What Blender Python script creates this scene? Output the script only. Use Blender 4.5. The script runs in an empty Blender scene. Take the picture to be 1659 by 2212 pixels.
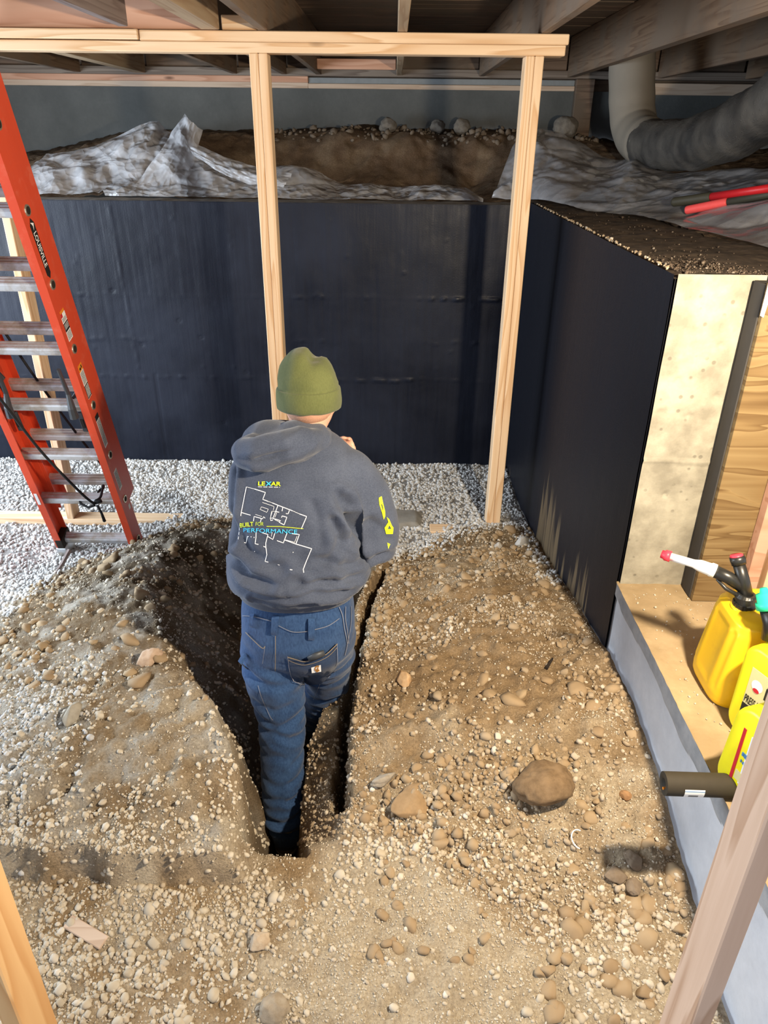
import bpy, bmesh, math, random
import numpy as np
from mathutils import Vector, Matrix, noise as mnoise
from mathutils.bvhtree import BVHTree
random.seed(7); rng = np.random.default_rng(11)
S = bpy.context.scene; COL = S.collection
R = math.radians

# ---------------------------------------------------------------- camera, world, lights, exposure
cd = bpy.data.cameras.new('camera'); cam = bpy.data.objects.new('camera', cd); COL.objects.link(cam); S.camera = cam
cd.sensor_fit = 'VERTICAL'; cd.sensor_height = 24.0; cd.lens = 24.0 * 1570 / 2212; cd.clip_start = 0.02
pit, rol, yaw = R(27.44), R(0.66), R(0.45)
Fv = Vector((-math.sin(yaw)*math.cos(pit), math.cos(yaw)*math.cos(pit), -math.sin(pit)))
R0 = Vector((math.cos(yaw), math.sin(yaw), 0)); U0 = R0.cross(Fv)
Rv = R0*math.cos(rol) + U0*math.sin(rol); Uv = Rv.cross(Fv)
cam.matrix_world = Matrix(((Rv.x, Uv.x, -Fv.x, 0), (Rv.y, Uv.y, -Fv.y, 0), (Rv.z, Uv.z, -Fv.z, 1.92), (0, 0, 0, 1)))

W = bpy.data.worlds.new('world'); S.world = W; W.use_nodes = True
W.node_tree.nodes['Background'].inputs[0].default_value = (0.80, 0.86, 1.0, 1)
W.node_tree.nodes['Background'].inputs[1].default_value = 0.75

def area_light(name, loc, target, sx, sy, power, color, spread=180):
    l = bpy.data.lights.new(name, 'AREA'); l.shape = 'RECTANGLE'; l.size = sx; l.size_y = sy
    l.energy = power; l.color = color; l.spread = R(spread)
    o = bpy.data.objects.new(name, l); COL.objects.link(o); o.location = loc
    o.rotation_euler = (Vector(target) - Vector(loc)).to_track_quat('-Z', 'Y').to_euler()
    return o
# bright LED work lamp to the right, just outside the frame
area_light('work_lamp', (0.85, 0.92, 1.86), (-0.25, 2.6, 0.85), 0.10, 0.07, 60, (1.0, 0.83, 0.61))
# daylight coming in through the opening in the left wall
area_light('daylight', (-3.45, 3.0, 1.35), (0.0, 3.1, 0.55), 3.2, 1.5, 195, (0.78, 0.89, 1.0))
vs = S.view_settings
vs.view_transform = 'Standard'; vs.look = 'None'; vs.exposure = 0.48; vs.gamma = 1.0; vs.use_curve_mapping = False

# ---------------------------------------------------------------- helpers
def tag(o, label=None, cat=None, group=None, kind=None):
    if label: o['label'] = label
    if cat: o['category'] = cat
    if group: o['group'] = group
    if kind: o['kind'] = kind
    return o
def empty(name, loc=(0, 0, 0), rz=0.0):
    o = bpy.data.objects.new(name, None); COL.objects.link(o); o.location = loc; o.rotation_euler = (0, 0, rz)
    o.empty_display_size = 0.05; return o
def link(name, me, mats=None, parent=None, smooth=False):
    if mats is not None:
        for m in (mats if isinstance(mats, (list, tuple)) else [mats]): me.materials.append(m)
    if smooth: me.polygons.foreach_set('use_smooth', [True]*len(me.polygons))
    o = bpy.data.objects.new(name, me); COL.objects.link(o)
    if parent is not None: o.parent = parent
    return o
class MB:
    def __init__(s): s.v = []; s.f = []; s.m = []
    def add(s, vs, fs, mi=0):
        b = len(s.v); s.v += [tuple(v) for v in vs]; s.f += [tuple(i+b for i in f) for f in fs]; s.m += [mi]*len(fs); return s
    def box(s, lo, hi, mi=0, ch=0.0, M=None):
        x0, y0, z0 = lo; x1, y1, z1 = hi
        if ch <= 0:
            v = [(x0,y0,z0),(x1,y0,z0),(x1,y1,z0),(x0,y1,z0),(x0,y0,z1),(x1,y0,z1),(x1,y1,z1),(x0,y1,z1)]
            f = [(0,3,2,1),(4,5,6,7),(0,1,5,4),(1,2,6,5),(2,3,7,6),(3,0,4,7)]
        else:
            bm = bmesh.new(); bmesh.ops.create_cube(bm, size=1)
            for q in bm.verts: q.co = Vector(((x0+x1)/2+q.co.x*(x1-x0), (y0+y1)/2+q.co.y*(y1-y0), (z0+z1)/2+q.co.z*(z1-z0)))
            bmesh.ops.bevel(bm, geom=bm.edges[:], offset=ch, segments=1, affect='EDGES')
            bm.verts.index_update(); v = [q.co.copy() for q in bm.verts]; f = [[q.index for q in g.verts] for g in bm.faces]; bm.free()
        if M is not None: v = [M @ Vector(q) for q in v]
        return s.add(v, f, mi)
    def tube(s, pts, rad, n=12, caps=True, mi=0, closed=False, ell=1.0, up=(0, 0, 1)):
        P = [Vector(p) for p in pts]; k = len(P)
        if not hasattr(rad, '__len__'): rad = [rad]*k
        rings = []; a = None
        for i in range(k):
            if closed: t = P[(i+1) % k]-P[i-1]
            else: t = P[min(i+1, k-1)]-P[max(i-1, 0)]
            t.normalize()
            if a is None:
                a = Vector(up).cross(t)
                if a.length < 1e-3: a = Vector((1, 0, 0)).cross(t)
                if a.length < 1e-3: a = Vector((0, 1, 0)).cross(t)
            a = a - t*a.dot(t); a.normalize(); b = t.cross(a)
            rr = rad[i]; ra, rb = (rr if hasattr(rr, '__len__') else (rr, rr*ell))
            rings.append([P[i]+a*(ra*math.cos(2*math.pi*j/n))+b*(rb*math.sin(2*math.pi*j/n)) for j in range(n)])
        v = [q for r in rings for q in r]; f = []
        for i in range(k if closed else k-1):
            i2 = (i+1) % k
            for j in range(n):
                f.append((i*n+j, i*n+(j+1) % n, i2*n+(j+1) % n, i2*n+j))
        if caps and not closed:
            f.append(tuple(range(n-1, -1, -1))); f.append(tuple((k-1)*n+j for j in range(n)))
        return s.add(v, f, mi)
    def loft(s, rings, mi=0, caps=True):
        n = len(rings[0]); v = [q for r in rings for q in r]; f = []
        for i in range(len(rings)-1):
            for j in range(n): f.append((i*n+j, i*n+(j+1) % n, (i+1)*n+(j+1) % n, (i+1)*n+j))
        if caps: f.append(tuple(range(n-1, -1, -1))); f.append(tuple((len(rings)-1)*n+j for j in range(n)))
        return s.add(v, f, mi)
    def ball(s, c, r, nu=16, nv=10, mi=0, M=None):
        r = r if hasattr(r, '__len__') else (r, r, r); v = [(0, 0, -1)]; f = []
        for i in range(1, nv):
            t = -math.pi/2+math.pi*i/nv
            for j in range(nu): v.append((math.cos(t)*math.cos(2*math.pi*j/nu), math.cos(t)*math.sin(2*math.pi*j/nu), math.sin(t)))
        v.append((0, 0, 1)); L = len(v)-1
        for j in range(nu):
            f.append((0, 1+(j+1) % nu, 1+j)); f.append((L, L-nu+j, L-nu+(j+1) % nu))
            for i in range(nv-2): f.append((1+i*nu+j, 1+i*nu+(j+1) % nu, 1+(i+1)*nu+(j+1) % nu, 1+(i+1)*nu+j))
        A = M or Matrix.Identity(3)
        return s.add([Vector(c)+A @ Vector((q[0]*r[0], q[1]*r[1], q[2]*r[2])) for q in v], f, mi)
    def mesh(s, name):
        me = bpy.data.meshes.new(name); me.from_pydata(s.v, [], s.f)
        if any(s.m): me.polygons.foreach_set('material_index', s.m)
        me.update(); return me
    def obj(s, name, mats, parent=None, smooth=False): return link(name, s.mesh(name), mats, parent, smooth)
def ellipse(cx, cy, z, rx, ry, n=28, e=2.0, rot=0.0, tilt=0.0):
    out = []
    for j in range(n):
        t = 2*math.pi*j/n; c, q = math.cos(t), math.sin(t)
        x = rx*math.copysign(abs(c)**(2/e), c); y = ry*math.copysign(abs(q)**(2/e), q)
        X = x*math.cos(rot)-y*math.sin(rot); Y = x*math.sin(rot)+y*math.cos(rot)
        out.append((cx+X, cy+Y, z+tilt*y))
    return out
def grid_mesh(name, V, nx, ny):
    """V: (ny, nx, 3) array"""
    me = bpy.data.meshes.new(name); i = np.arange(nx*ny).reshape(ny, nx)
    f = np.stack([i[:-1, :-1], i[:-1, 1:], i[1:, 1:], i[1:, :-1]], -1).reshape(-1, 4)
    return np_mesh(name, V.reshape(-1, 3), f)
def np_mesh(name, V, F):
    me = bpy.data.meshes.new(name); k = F.shape[1]
    me.vertices.add(len(V)); me.vertices.foreach_set('co', np.asarray(V, np.float32).ravel())
    me.loops.add(F.size); me.loops.foreach_set('vertex_index', F.astype(np.int32).ravel())
    me.polygons.add(len(F)); me.polygons.foreach_set('loop_start', np.arange(0, F.size, k, dtype=np.int32))
    me.update(calc_edges=True); return me
def vcol(me, C):
    a = me.color_attributes.new('Col', 'FLOAT_COLOR', 'POINT')
    a.data.foreach_set('color', np.concatenate([C, np.ones((len(C), 1))], 1).astype(np.float32).ravel())
# vectorised 2-D noise
def vn(x, y, seed=0):
    xi = np.floor(x).astype(np.int64); yi = np.floor(y).astype(np.int64); fx = x-xi; fy = y-yi
    fx = fx*fx*(3-2*fx); fy = fy*fy*(3-2*fy)
    def h(a, b):
        n = (a*374761393+b*668265263+seed*974634777) & 0xFFFFFFFF
        n = ((n ^ (n >> 13))*1274126177) & 0xFFFFFFFF
        return ((n ^ (n >> 16)) & 0xFFFF)/65535.0
    return (h(xi, yi)*(1-fx)+h(xi+1, yi)*fx)*(1-fy)+(h(xi, yi+1)*(1-fx)+h(xi+1, yi+1)*fx)*fy
def fbm(x, y, sc, o=4, seed=0, g=0.5):
    s = 0; a = 1; t = 0
    for i in range(o): s = s+a*(vn(x*sc+i*17.3, y*sc-i*9.1, seed+i)-0.5); t += a; a *= g; sc *= 2.03
    return s/t*2
def ridged(x, y, sc, o=3, seed=0):
    s = 0; a = 1
    for i in range(o): s = s+a*np.abs(2*vn(x*sc+i*5.7, y*sc+i*3.3, seed+i)-1); a *= .5; sc *= 1.9
    return s
def ss(a, b, x):
    t = np.clip((x-a)/(b-a), 0, 1); return t*t*(3-2*t)
def seg_dist(px, py, poly, closed=False):
    d = np.full(np.shape(px), 1e9); k = len(poly)
    for i in range(k if closed else k-1):
        ax, ay = poly[i]; bx, by = poly[(i+1) % k]
        vx, vy = bx-ax, by-ay; t = np.clip(((px-ax)*vx+(py-ay)*vy)/(vx*vx+vy*vy+1e-12), 0, 1)
        d = np.minimum(d, np.hypot(px-ax-t*vx, py-ay-t*vy))
    return d
def inside(px, py, poly):
    c = np.zeros(np.shape(px), bool); k = len(poly)
    for i in range(k):
        ax, ay = poly[i]; bx, by = poly[i-1]
        if ay == by: continue
        c ^= ((ay > py) != (by > py)) & (px < (bx-ax)*(py-ay)/(by-ay)+ax)
    return c
def sdf(px, py, poly):
    d = seg_dist(px, py, poly, True); return np.where(inside(px, py, poly), d, -d)
class RBF:
    def __init__(s, pts, lam=1e-3):
        p = np.array(pts, float); s.c = p[:, :2]; n = len(p)
        r = np.hypot(*(s.c[:, None]-s.c[None]).transpose(2, 0, 1))
        A = np.zeros((n+3, n+3)); A[:n, :n] = r+lam*np.eye(n); A[:n, n] = 1; A[:n, n+1:] = s.c; A[n:, :n] = A[:n, n:].T
        s.w = np.linalg.solve(A, np.concatenate([p[:, 2], [0, 0, 0]])); s.n = n
    def __call__(s, x, y):
        o = s.w[s.n]+s.w[s.n+1]*x+s.w[s.n+2]*y
        for i in range(s.n): o = o+s.w[i]*np.sqrt((x-s.c[i, 0])**2+(y-s.c[i, 1])**2+1e-4)
        return o

# ---------------------------------------------------------------- materials
class NT:
    def __init__(s, name, rough=0.8, spec=0.3, metal=0.0):
        s.m = bpy.data.materials.new(name); s.m.use_nodes = True; s.t = s.m.node_tree; s.b = s.t.nodes['Principled BSDF']
        s.b.inputs['Roughness'].default_value = rough; s.b.inputs['Metallic'].default_value = metal
        s.b.inputs['Specular IOR Level'].default_value = spec
    def n(s, typ, **kw):
        x = s.t.nodes.new(typ)
        for k, v in kw.items():
            if k.startswith('i_'):
                key = k[2:]; key = int(key) if key.isdigit() else key.replace('_', ' ')
                if isinstance(v, bpy.types.NodeSocket): s.t.links.new(v, x.inputs[key])
                else: x.inputs[key].default_value = v
            else: setattr(x, k, v)
        return x
    def l(s, a, b): s.t.links.new(a, b)
    def coord(s, out='Object', scale=(1, 1, 1), rot=(0, 0, 0), loc=(0, 0, 0)):
        c = s.n('ShaderNodeTexCoord'); m = s.n('ShaderNodeMapping'); s.l(c.outputs[out], m.inputs[0])
        m.inputs['Scale'].default_value = scale; m.inputs['Rotation'].default_value = rot; m.inputs['Location'].default_value = loc
        return m.outputs[0]
    def noise(s, vec, scale, det=4, rough=0.55, dist=0.0):
        x = s.n('ShaderNodeTexNoise', i_Scale=scale, i_Detail=det, i_Roughness=rough, i_Distortion=dist); s.l(vec, x.inputs['Vector']); return x.outputs['Fac']
    def ramp(s, fac, stops, interp='LINEAR'):
        r = s.n('ShaderNodeValToRGB'); s.l(fac, r.inputs[0]); e = r.color_ramp; e.interpolation = interp
        while len(e.elements) < len(stops): e.elements.new(0.5)
        for q, (p, c) in zip(e.elements, stops): q.position = p; q.color = (*c, 1) if len(c) == 3 else c
        return r.outputs[0]
    def mix(s, fac, a, b, mode='MIX'):
        x = s.n('ShaderNodeMix', data_type='RGBA', blend_type=mode)
        for q, v in ((x.inputs[0], fac), (x.inputs[6], a), (x.inputs[7], b)):
            if isinstance(v, bpy.types.NodeSocket): s.l(v, q)
            elif isinstance(v, (int, float)): q.default_value = v
            else: q.default_value = (*v, 1)
        return x.outputs[2]
    def math(s, op, a, b=0.0):
        x = s.n('ShaderNodeMath', operation=op)
        for q, v in ((x.inputs[0], a), (x.inputs[1], b)):
            if isinstance(v, bpy.types.NodeSocket): s.l(v, q)
            else: q.default_value = v
        return x.outputs[0]
    def bump(s, h, strength=0.3, dist=0.01):
        x = s.n('ShaderNodeBump', i_Strength=strength, i_Distance=dist); s.l(h, x.inputs['Height']); s.l(x.outputs[0], s.b.inputs['Normal'])
    def color(s, c):
        if isinstance(c, bpy.types.NodeSocket): s.l(c, s.b.inputs['Base Color'])
        else: s.b.inputs['Base Color'].default_value = (*c, 1)
        return s
    def rough(s, r): s.l(r, s.b.inputs['Roughness'])
def plain(name, c, rough=0.6, spec=0.3, metal=0.0, var=0.15, sc=30):
    q = NT(name, rough, spec, metal); v = q.coord(); f = q.noise(v, sc)
    q.color(q.mix(f, tuple(x*(1-var) for x in c), tuple(min(1, x*(1+var)) for x in c))); return q.m
def wood(name, axis, light, dark, rings=26, knots=True, dirt=None, rough=0.72):
    q = NT(name, rough, 0.25); sc = [rings]*3; sc[axis] = 1.3
    info = q.n('ShaderNodeObjectInfo'); off = q.n('ShaderNodeVectorMath', operation='SCALE', i_0=(7, 3, 5)); q.l(info.outputs['Random'], off.inputs[3])
    tc = q.n('ShaderNodeTexCoord'); ad = q.n('ShaderNodeVectorMath', operation='ADD'); q.l(tc.outputs['Object'], ad.inputs[0]); q.l(off.outputs[0], ad.inputs[1])
    mp = q.n('ShaderNodeMapping'); q.l(ad.outputs[0], mp.inputs[0]); mp.inputs['Scale'].default_value = sc
    big = q.noise(mp.outputs[0], 0.55, 2, 0.5)
    w = q.math('FRACT', q.math('MULTIPLY', big, 7.0)); fine = q.noise(mp.outputs[0], 6, 3)
    c = q.ramp(w, [(0, light), (0.55, tuple((a*2+b)/3 for a, b in zip(light, dark))), (0.9, dark), (1, light)])
    c = q.mix(q.math('MULTIPLY', fine, 0.35), c, dark)
    if knots:
        ks = [9]*3; ks[axis] = 2.6; m2 = q.n('ShaderNodeMapping'); q.l(ad.outputs[0], m2.inputs[0]); m2.inputs['Scale'].default_value = ks
        vo = q.n('ShaderNodeTexVoronoi', i_Scale=1.0); q.l(m2.outputs[0], vo.inputs['Vector'])
        kf = q.ramp(vo.outputs['Distance'], [(0.05, (1, 1, 1)), (0.13, (0, 0, 0))])
        c = q.mix(kf, c, tuple(x*0.45 for x in dark))
    if dirt:
        d = q.noise(q.coord('Object', (3, 3, 3)), 1.5, 5); c = q.mix(q.ramp(d, [(0.42, (0, 0, 0)), (0.6, (1, 1, 1))]), c, dirt)
    q.color(c); q.bump(q.math('ADD', w, fine), 0.10, 0.002); return q.m
M = {}
FIR_L, FIR_D = (0.80, 0.61, 0.41), (0.62, 0.39, 0.21)
M['fir_z'] = wood('fir_upright', 2, FIR_L, FIR_D); M['fir_x'] = wood('fir_long', 0, FIR_L, FIR_D)
M['fir_pink'] = wood('fir_pink', 0, (0.60, 0.36, 0.25), (0.46, 0.24, 0.15), rings=16)
M['fir_grey'] = wood('fir_weathered', 2, (0.62, 0.44, 0.32), (0.42, 0.26, 0.165))
M['fir_lamplit'] = wood('fir_lamplit', 2, (0.66, 0.42, 0.20), (0.52, 0.28, 0.11), rings=14, knots=False)  # the work lamp's orange light on the post is put into the wood colour
M['old_y'] = wood('joist_old', 1, (0.23, 0.155, 0.10), (0.13, 0.08, 0.05), knots=False, dirt=(0.17, 0.125, 0.09))
M['old_tan'] = wood('joist_tan', 1, (0.42, 0.32, 0.21), (0.30, 0.20, 0.12), knots=False)
M['old_grey'] = wood('joist_greyed', 1, (0.25, 0.205, 0.19), (0.17, 0.13, 0.12), knots=False)
M['old_x'] = wood('board_old', 0, (0.19, 0.13, 0.09), (0.10, 0.065, 0.045), knots=False, dirt=(0.12, 0.09, 0.065))
M['sill_dark'] = wood('sill_dark', 0, (0.24, 0.20, 0.165), (0.13, 0.10, 0.08), knots=False)
M['sill_pale'] = wood('sill_pale', 0, (0.58, 0.46, 0.36), (0.45, 0.33, 0.24))
M['sealer'] = plain('sealer_grey', (0.20, 0.22, 0.23), 0.5)

def mk_soil(name, spec=0.15):
    q = NT(name, 0.95, spec); a = q.n('ShaderNodeAttribute', attribute_name='Col'); v = q.coord()
    f1 = q.noise(v, 22, 6, 0.65); f2 = q.noise(v, 160, 4, 0.7)
    c = q.mix(q.ramp(f1, [(0.3, (0.62, 0.60, 0.57)), (0.7, (1.25, 1.25, 1.25))]), (0, 0, 0), (1, 1, 1))
    c = q.mix(1.0, a.outputs['Color'], q.ramp(f1, [(0.3, (0.70, 0.68, 0.66)), (0.7, (1.0, 1.0, 1.0))]), 'MULTIPLY')
    c = q.mix(1.0, c, q.ramp(f2, [(0.35, (0.62, 0.60, 0.58)), (0.65, (1.0, 1.0, 1.0))]), 'MULTIPLY')
    q.color(c); q.bump(q.math('ADD', f2, q.math('MULTIPLY', f1, 1.5)), 0.75, 0.008); return q.m
M['soil'] = mk_soil('soil')
def mk_pebble(name, stops, dust, dustf):
    q = NT(name, 0.8, 0.25); g = q.n('ShaderNodeNewGeometry'); o = q.n('ShaderNodeObjectInfo')
    r = q.math('FRACT', q.math('ADD', g.outputs['Random Per Island'], o.outputs['Random']))
    c = q.ramp(r, stops); f = q.noise(q.coord('Object'), 60, 4)
    q.color(q.mix(q.math('MULTIPLY', f, dustf), c, dust)); q.bump(f, 0.25, 0.003); return q.m
M['pebble_grey'] = mk_pebble('pebble_grey', [(0, (0.30, 0.30, 0.30)), (0.25, (0.46, 0.46, 0.45)), (0.55, (0.58, 0.58, 0.57)), (0.8, (0.40, 0.39, 0.37)), (1, (0.70, 0.70, 0.68))], (0.50, 0.49, 0.47), 0.5)
M['pebble_tan'] = mk_pebble('pebble_tan', [(0, (0.34, 0.29, 0.22)), (0.25, (0.50, 0.46, 0.38)), (0.5, (0.42, 0.36, 0.27)), (0.75, (0.60, 0.57, 0.50)), (0.92, (0.30, 0.22, 0.14)), (1, (0.74, 0.72, 0.66))], (0.50, 0.43, 0.32), 0.9)
M['pebble_brown'] = mk_pebble('pebble_brown', [(0, (0.22, 0.16, 0.10)), (0.3, (0.34, 0.27, 0.19)), (0.6, (0.27, 0.20, 0.13)), (0.85, (0.52, 0.47, 0.39)), (1, (0.66, 0.62, 0.55))], (0.36, 0.28, 0.18), 0.8)
M['clod'] = mk_pebble('clod', [(0, (0.27, 0.19, 0.11)), (1, (0.36, 0.27, 0.165))], (0.30, 0.215, 0.125), 0.8)
M['flake'] = mk_pebble('flake', [(0, (0.07, 0.05, 0.035)), (0.7, (0.11, 0.08, 0.055)), (0.85, (0.2, 0.16, 0.12)), (1, (0.3, 0.27, 0.23))], (0.07, 0.05, 0.036), 0.8)
M['rubble'] = mk_pebble('rubble', [(0, (0.13, 0.10, 0.075)), (1, (0.21, 0.17, 0.13))], (0.16, 0.125, 0.09), 0.8)
def rock_mat(name, c, d):
    q = NT(name, 0.9, 0.2); v = q.coord(); f = q.noise(v, 30, 6, 0.65)
    q.color(q.mix(q.ramp(f, [(0.35, (0, 0, 0)), (0.65, (1, 1, 1))]), c, d)); q.bump(f, 0.5, 0.006); return q.m

def mk_black():
    q = NT('black_coating', 0.42, 0.22); v = q.coord('Object', (1, 1, 1)); st = q.coord('Object', (42, 42, 2.4))
    f = q.noise(v, 2.2, 4); s = q.noise(st, 1.0, 4, 0.6); h = q.noise(v, 120, 3)
    c = q.mix(q.ramp(f, [(0.35, (0, 0, 0)), (0.65, (1, 1, 1))]), (0.0055, 0.0072, 0.014), (0.011, 0.014, 0.025))
    q.color(c); q.rough(q.ramp(q.math('ADD', q.math('MULTIPLY', s, .5), q.math('MULTIPLY', f, .5)), [(0.3, (0.34,)*3), (0.7, (0.62,)*3)]))
    q.bump(q.math('ADD', q.math('MULTIPLY', s, 0.8), q.math('MULTIPLY', h, 0.35)), 0.35, 0.004); return q.m
M['black'] = mk_black()
def mk_black_side():
    q = NT('black_coating_side', 0.5, 0.2); v = q.coord('Object'); st = q.coord('Object', (1, 46, 2.6))
    s = q.noise(st, 1.0, 4, 0.6); h = q.noise(v, 150, 3)
    # mud smears low on the wall: brushed streaks that end raggedly a little above the soil
    sm = q.noise(q.coord('Object', (1, 16, 0.35)), 1.0, 3, 0.6); sep = q.n('ShaderNodeSeparateXYZ'); q.l(v, sep.inputs[0])
    top = q.ramp(q.math('MULTIPLY', sep.outputs[1], 0.25), [(0.53, (0.0,)*3), (0.565, (.36,)*3), (0.60, (.50,)*3), (0.635, (.55,)*3), (0.665, (.20,)*3), (0.70, (.26,)*3), (0.735, (.44,)*3), (0.79, (.60,)*3), (0.815, (.40,)*3), (0.825, (0.0,)*3)])
    ht = q.math('SUBTRACT', q.math('ADD', top, q.math('MULTIPLY', q.math('SUBTRACT', sm, 0.58), 1.1)), sep.outputs[2])
    mk = q.math('MULTIPLY', q.ramp(ht, [(0.0, (0, 0, 0)), (0.10, (1, 1, 1))]), q.ramp(s, [(0.3, (0.25,)*3), (0.6, (0.85,)*3)]))
    q.color(q.mix(mk, (0.0065, 0.0072, 0.0115), (0.16, 0.115, 0.065))); q.bump(q.math('ADD', s, q.math('MULTIPLY', h, 0.5)), 0.3, 0.004)
    return q.m
M['black_side'] = mk_black_side()
def mk_concrete(name, a, b, pits=True, sc=3.0, rough=0.85):
    q = NT(name, rough, 0.25); v = q.coord(); f = q.noise(v, sc, 6, 0.6); g = q.noise(v, 45, 5, 0.65)
    c = q.mix(q.ramp(f, [(0.38, (0, 0, 0)), (0.62, (1, 1, 1))]), a, b); c = q.mix(q.math('MULTIPLY', g, 0.35), c, tuple(x*0.6 for x in a)); h = g
    if pits:
        vo = q.n('ShaderNodeTexVoronoi', i_Scale=30.0); q.l(v, vo.inputs['Vector']); p = q.ramp(vo.outputs['Distance'], [(0.12, (1, 1, 1)), (0.22, (0, 0, 0))])
        p2 = q.math('MULTIPLY', p, q.ramp(q.noise(v, 7, 2), [(0.44, (0, 0, 0)), (0.54, (1, 1, 1))])); c = q.mix(q.math('MULTIPLY', p2, 0.6), c, tuple(x*0.5 for x in a)); h = q.math('SUBTRACT', g, p2)
    q.color(c); q.bump(h, 0.35, 0.004); return q.m
M['conc_end'] = mk_concrete('concrete_raw', (0.225, 0.207, 0.16), (0.375, 0.352, 0.277), sc=9)
M['conc_far'] = mk_concrete('concrete_foundation', (0.085, 0.09, 0.088), (0.125, 0.13, 0.127), pits=False, sc=2)
M['conc_stem'] = mk_concrete('concrete_stem', (0.46, 0.48, 0.515), (0.57, 0.59, 0.62), pits=False, sc=4)
M['conc_rim'] = mk_concrete('concrete_rim', (0.25, 0.26, 0.27), (0.36, 0.36, 0.36), pits=False, sc=14)
M['conc_top'] = mk_concrete('ledge_dust', (0.29, 0.21, 0.115), (0.40, 0.30, 0.175), pits=False, sc=6, rough=0.95)
M['wall_top'] = mk_concrete('wall_top_dirt', (0.05, 0.037, 0.027), (0.09, 0.066, 0.047), pits=False, sc=9, rough=0.95)
M['wall_top_pale'] = mk_concrete('wall_top_pale', (0.20, 0.18, 0.16), (0.30, 0.27, 0.23), pits=False, sc=14, rough=0.95)
def mk_plywood():
    q = NT('plywood_face', 0.7, 0.25); v = q.coord('Object', (1.5, 1.5, 14)); big = q.noise(v, 1.0, 2, 0.5, 0.8)
    w = q.math('FRACT', q.math('MULTIPLY', big, 6.0)); fine = q.noise(q.coord('Object', (5, 5, 160)), 1.0, 3)
    c = q.ramp(w, [(0, (0.22, 0.155, 0.07)), (0.6, (0.165, 0.107, 0.044)), (0.93, (0.10, 0.057, 0.02)), (1, (0.25, 0.175, 0.077))])
    q.color(q.mix(q.math('MULTIPLY', fine, 0.4), c, (0.19, 0.12, 0.05))); q.bump(q.math('ADD', w, fine), 0.15, 0.003); return q.m
M['plywood'] = mk_plywood()
M['edge_shade'] = plain('edge_gap_shade', (0.05, 0.045, 0.04), 0.8)  # near-black colour stands in for shade in the gap behind the plywood
def mk_plastic(name, alpha, col, rough=0.28):
    q = NT(name, rough, 0.6); v = q.coord(); f = q.noise(v, 5, 3, 0.5, 0.6)
    wob = q.n('ShaderNodeVectorMath', operation='MULTIPLY_ADD'); nz = q.n('ShaderNodeTexNoise', i_Scale=4.0, i_Detail=3.0); q.l(v, nz.inputs['Vector']); q.l(nz.outputs['Color'], wob.inputs[0]); wob.inputs[1].default_value = (.16, .16, .16); q.l(v, wob.inputs[2])
    hs = []
    for sc_ in ((7.0, 19.0) if rough < .16 else (3.6, 10.0)):
        vo = q.n('ShaderNodeTexVoronoi', i_Scale=sc_); q.l(wob.outputs[0], vo.inputs['Vector']); hs.append(vo.outputs['Distance'])
    q.color(q.mix(f, tuple(x*0.75 for x in col), col)); q.bump(q.math('ADD', hs[0], q.math('MULTIPLY', hs[1], 0.3)), 0.75 if rough < .16 else .45, 0.05)
    q.b.inputs['Coat Weight'].default_value = 0.5; q.b.inputs['Coat Roughness'].default_value = 0.06
    q.l(q.ramp(f, [(0.3, (alpha-0.12,)*3), (0.7, (alpha+0.1,)*3)]), q.b.inputs['Alpha']); return q.m
M['poly'] = mk_plastic('poly_sheet', 0.55, (0.78, 0.79, 0.83), 0.14)
M['poly_dusty'] = mk_plastic('poly_sheet_dusty', 0.55, (0.47, 0.48, 0.51), 0.18)
def mk_duct():
    q = NT('duct_jacket', 0.42, 0.45); v = q.coord('Object'); f = q.noise(v, 6, 4); st = q.noise(q.coord('Object', (60, 14, 14)), 1.0, 3)
    c = q.mix(q.ramp(f, [(0.35, (0, 0, 0)), (0.65, (1, 1, 1))]), (0.03, 0.029, 0.028), (0.085, 0.078, 0.068)); q.color(c)
    sp = q.n('ShaderNodeTexVoronoi', i_Scale=60.0); q.l(v, sp.inputs['Vector'])
    q.bump(q.math('ADD', st, q.ramp(sp.outputs['Distance'], [(0.1, (1, 1, 1)), (0.2, (0, 0, 0))])), 0.45, 0.01); return q.m
M['duct'] = mk_duct()
M['duct_dusty'] = plain('duct_dusty', (0.20, 0.175, 0.14), 0.75, sc=8)
def mk_fibre():
    q = NT('fibreglass_orange', 0.42, 0.4); v = q.coord(); f = q.noise(v, 14, 5, 0.65); g = q.noise(q.coord('Object', (40, 40, 2)), 1, 3)
    c = q.mix(q.ramp(f, [(0.55, (0, 0, 0)), (0.75, (1, 1, 1))]), (0.62, 0.065, 0.022), (0.66, 0.13, 0.07)); q.color(q.mix(q.math('MULTIPLY', g, 0.25), c, (0.42, 0.04, 0.02))); q.bump(g, 0.12, 0.002); return q.m
M['fibre'] = mk_fibre()
def mk_alu():
    q = NT('aluminium_dusty', 0.42, 0.5, 0.6); v = q.coord(); f = q.noise(v, 12, 5, 0.65)
    d = q.ramp(f, [(0.42, (0, 0, 0)), (0.6, (1, 1, 1))]); q.color(q.mix(d, (0.62, 0.64, 0.67), (0.44, 0.39, 0.34))); return q.m
M['alu'] = mk_alu()
M['steel'] = plain('steel_ring', (0.70, 0.62, 0.48), 0.3, 0.5, 0.9)
M['hole'] = plain('dark_hollow', (0.02, 0.014, 0.01), 0.8)
M['lockmetal'] = plain('lock_dark', (0.05, 0.055, 0.062), 0.5, 0.4, 0.3)
M['rope'] = plain('rope_black', (0.018, 0.019, 0.02), 0.9, 0.2, sc=250, var=0.6)
M['ink'] = plain('ink_black', (0.012, 0.012, 0.012), 0.5, var=0); M['white'] = plain('print_white', (0.80, 0.80, 0.80), 0.5, var=0.03)
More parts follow.
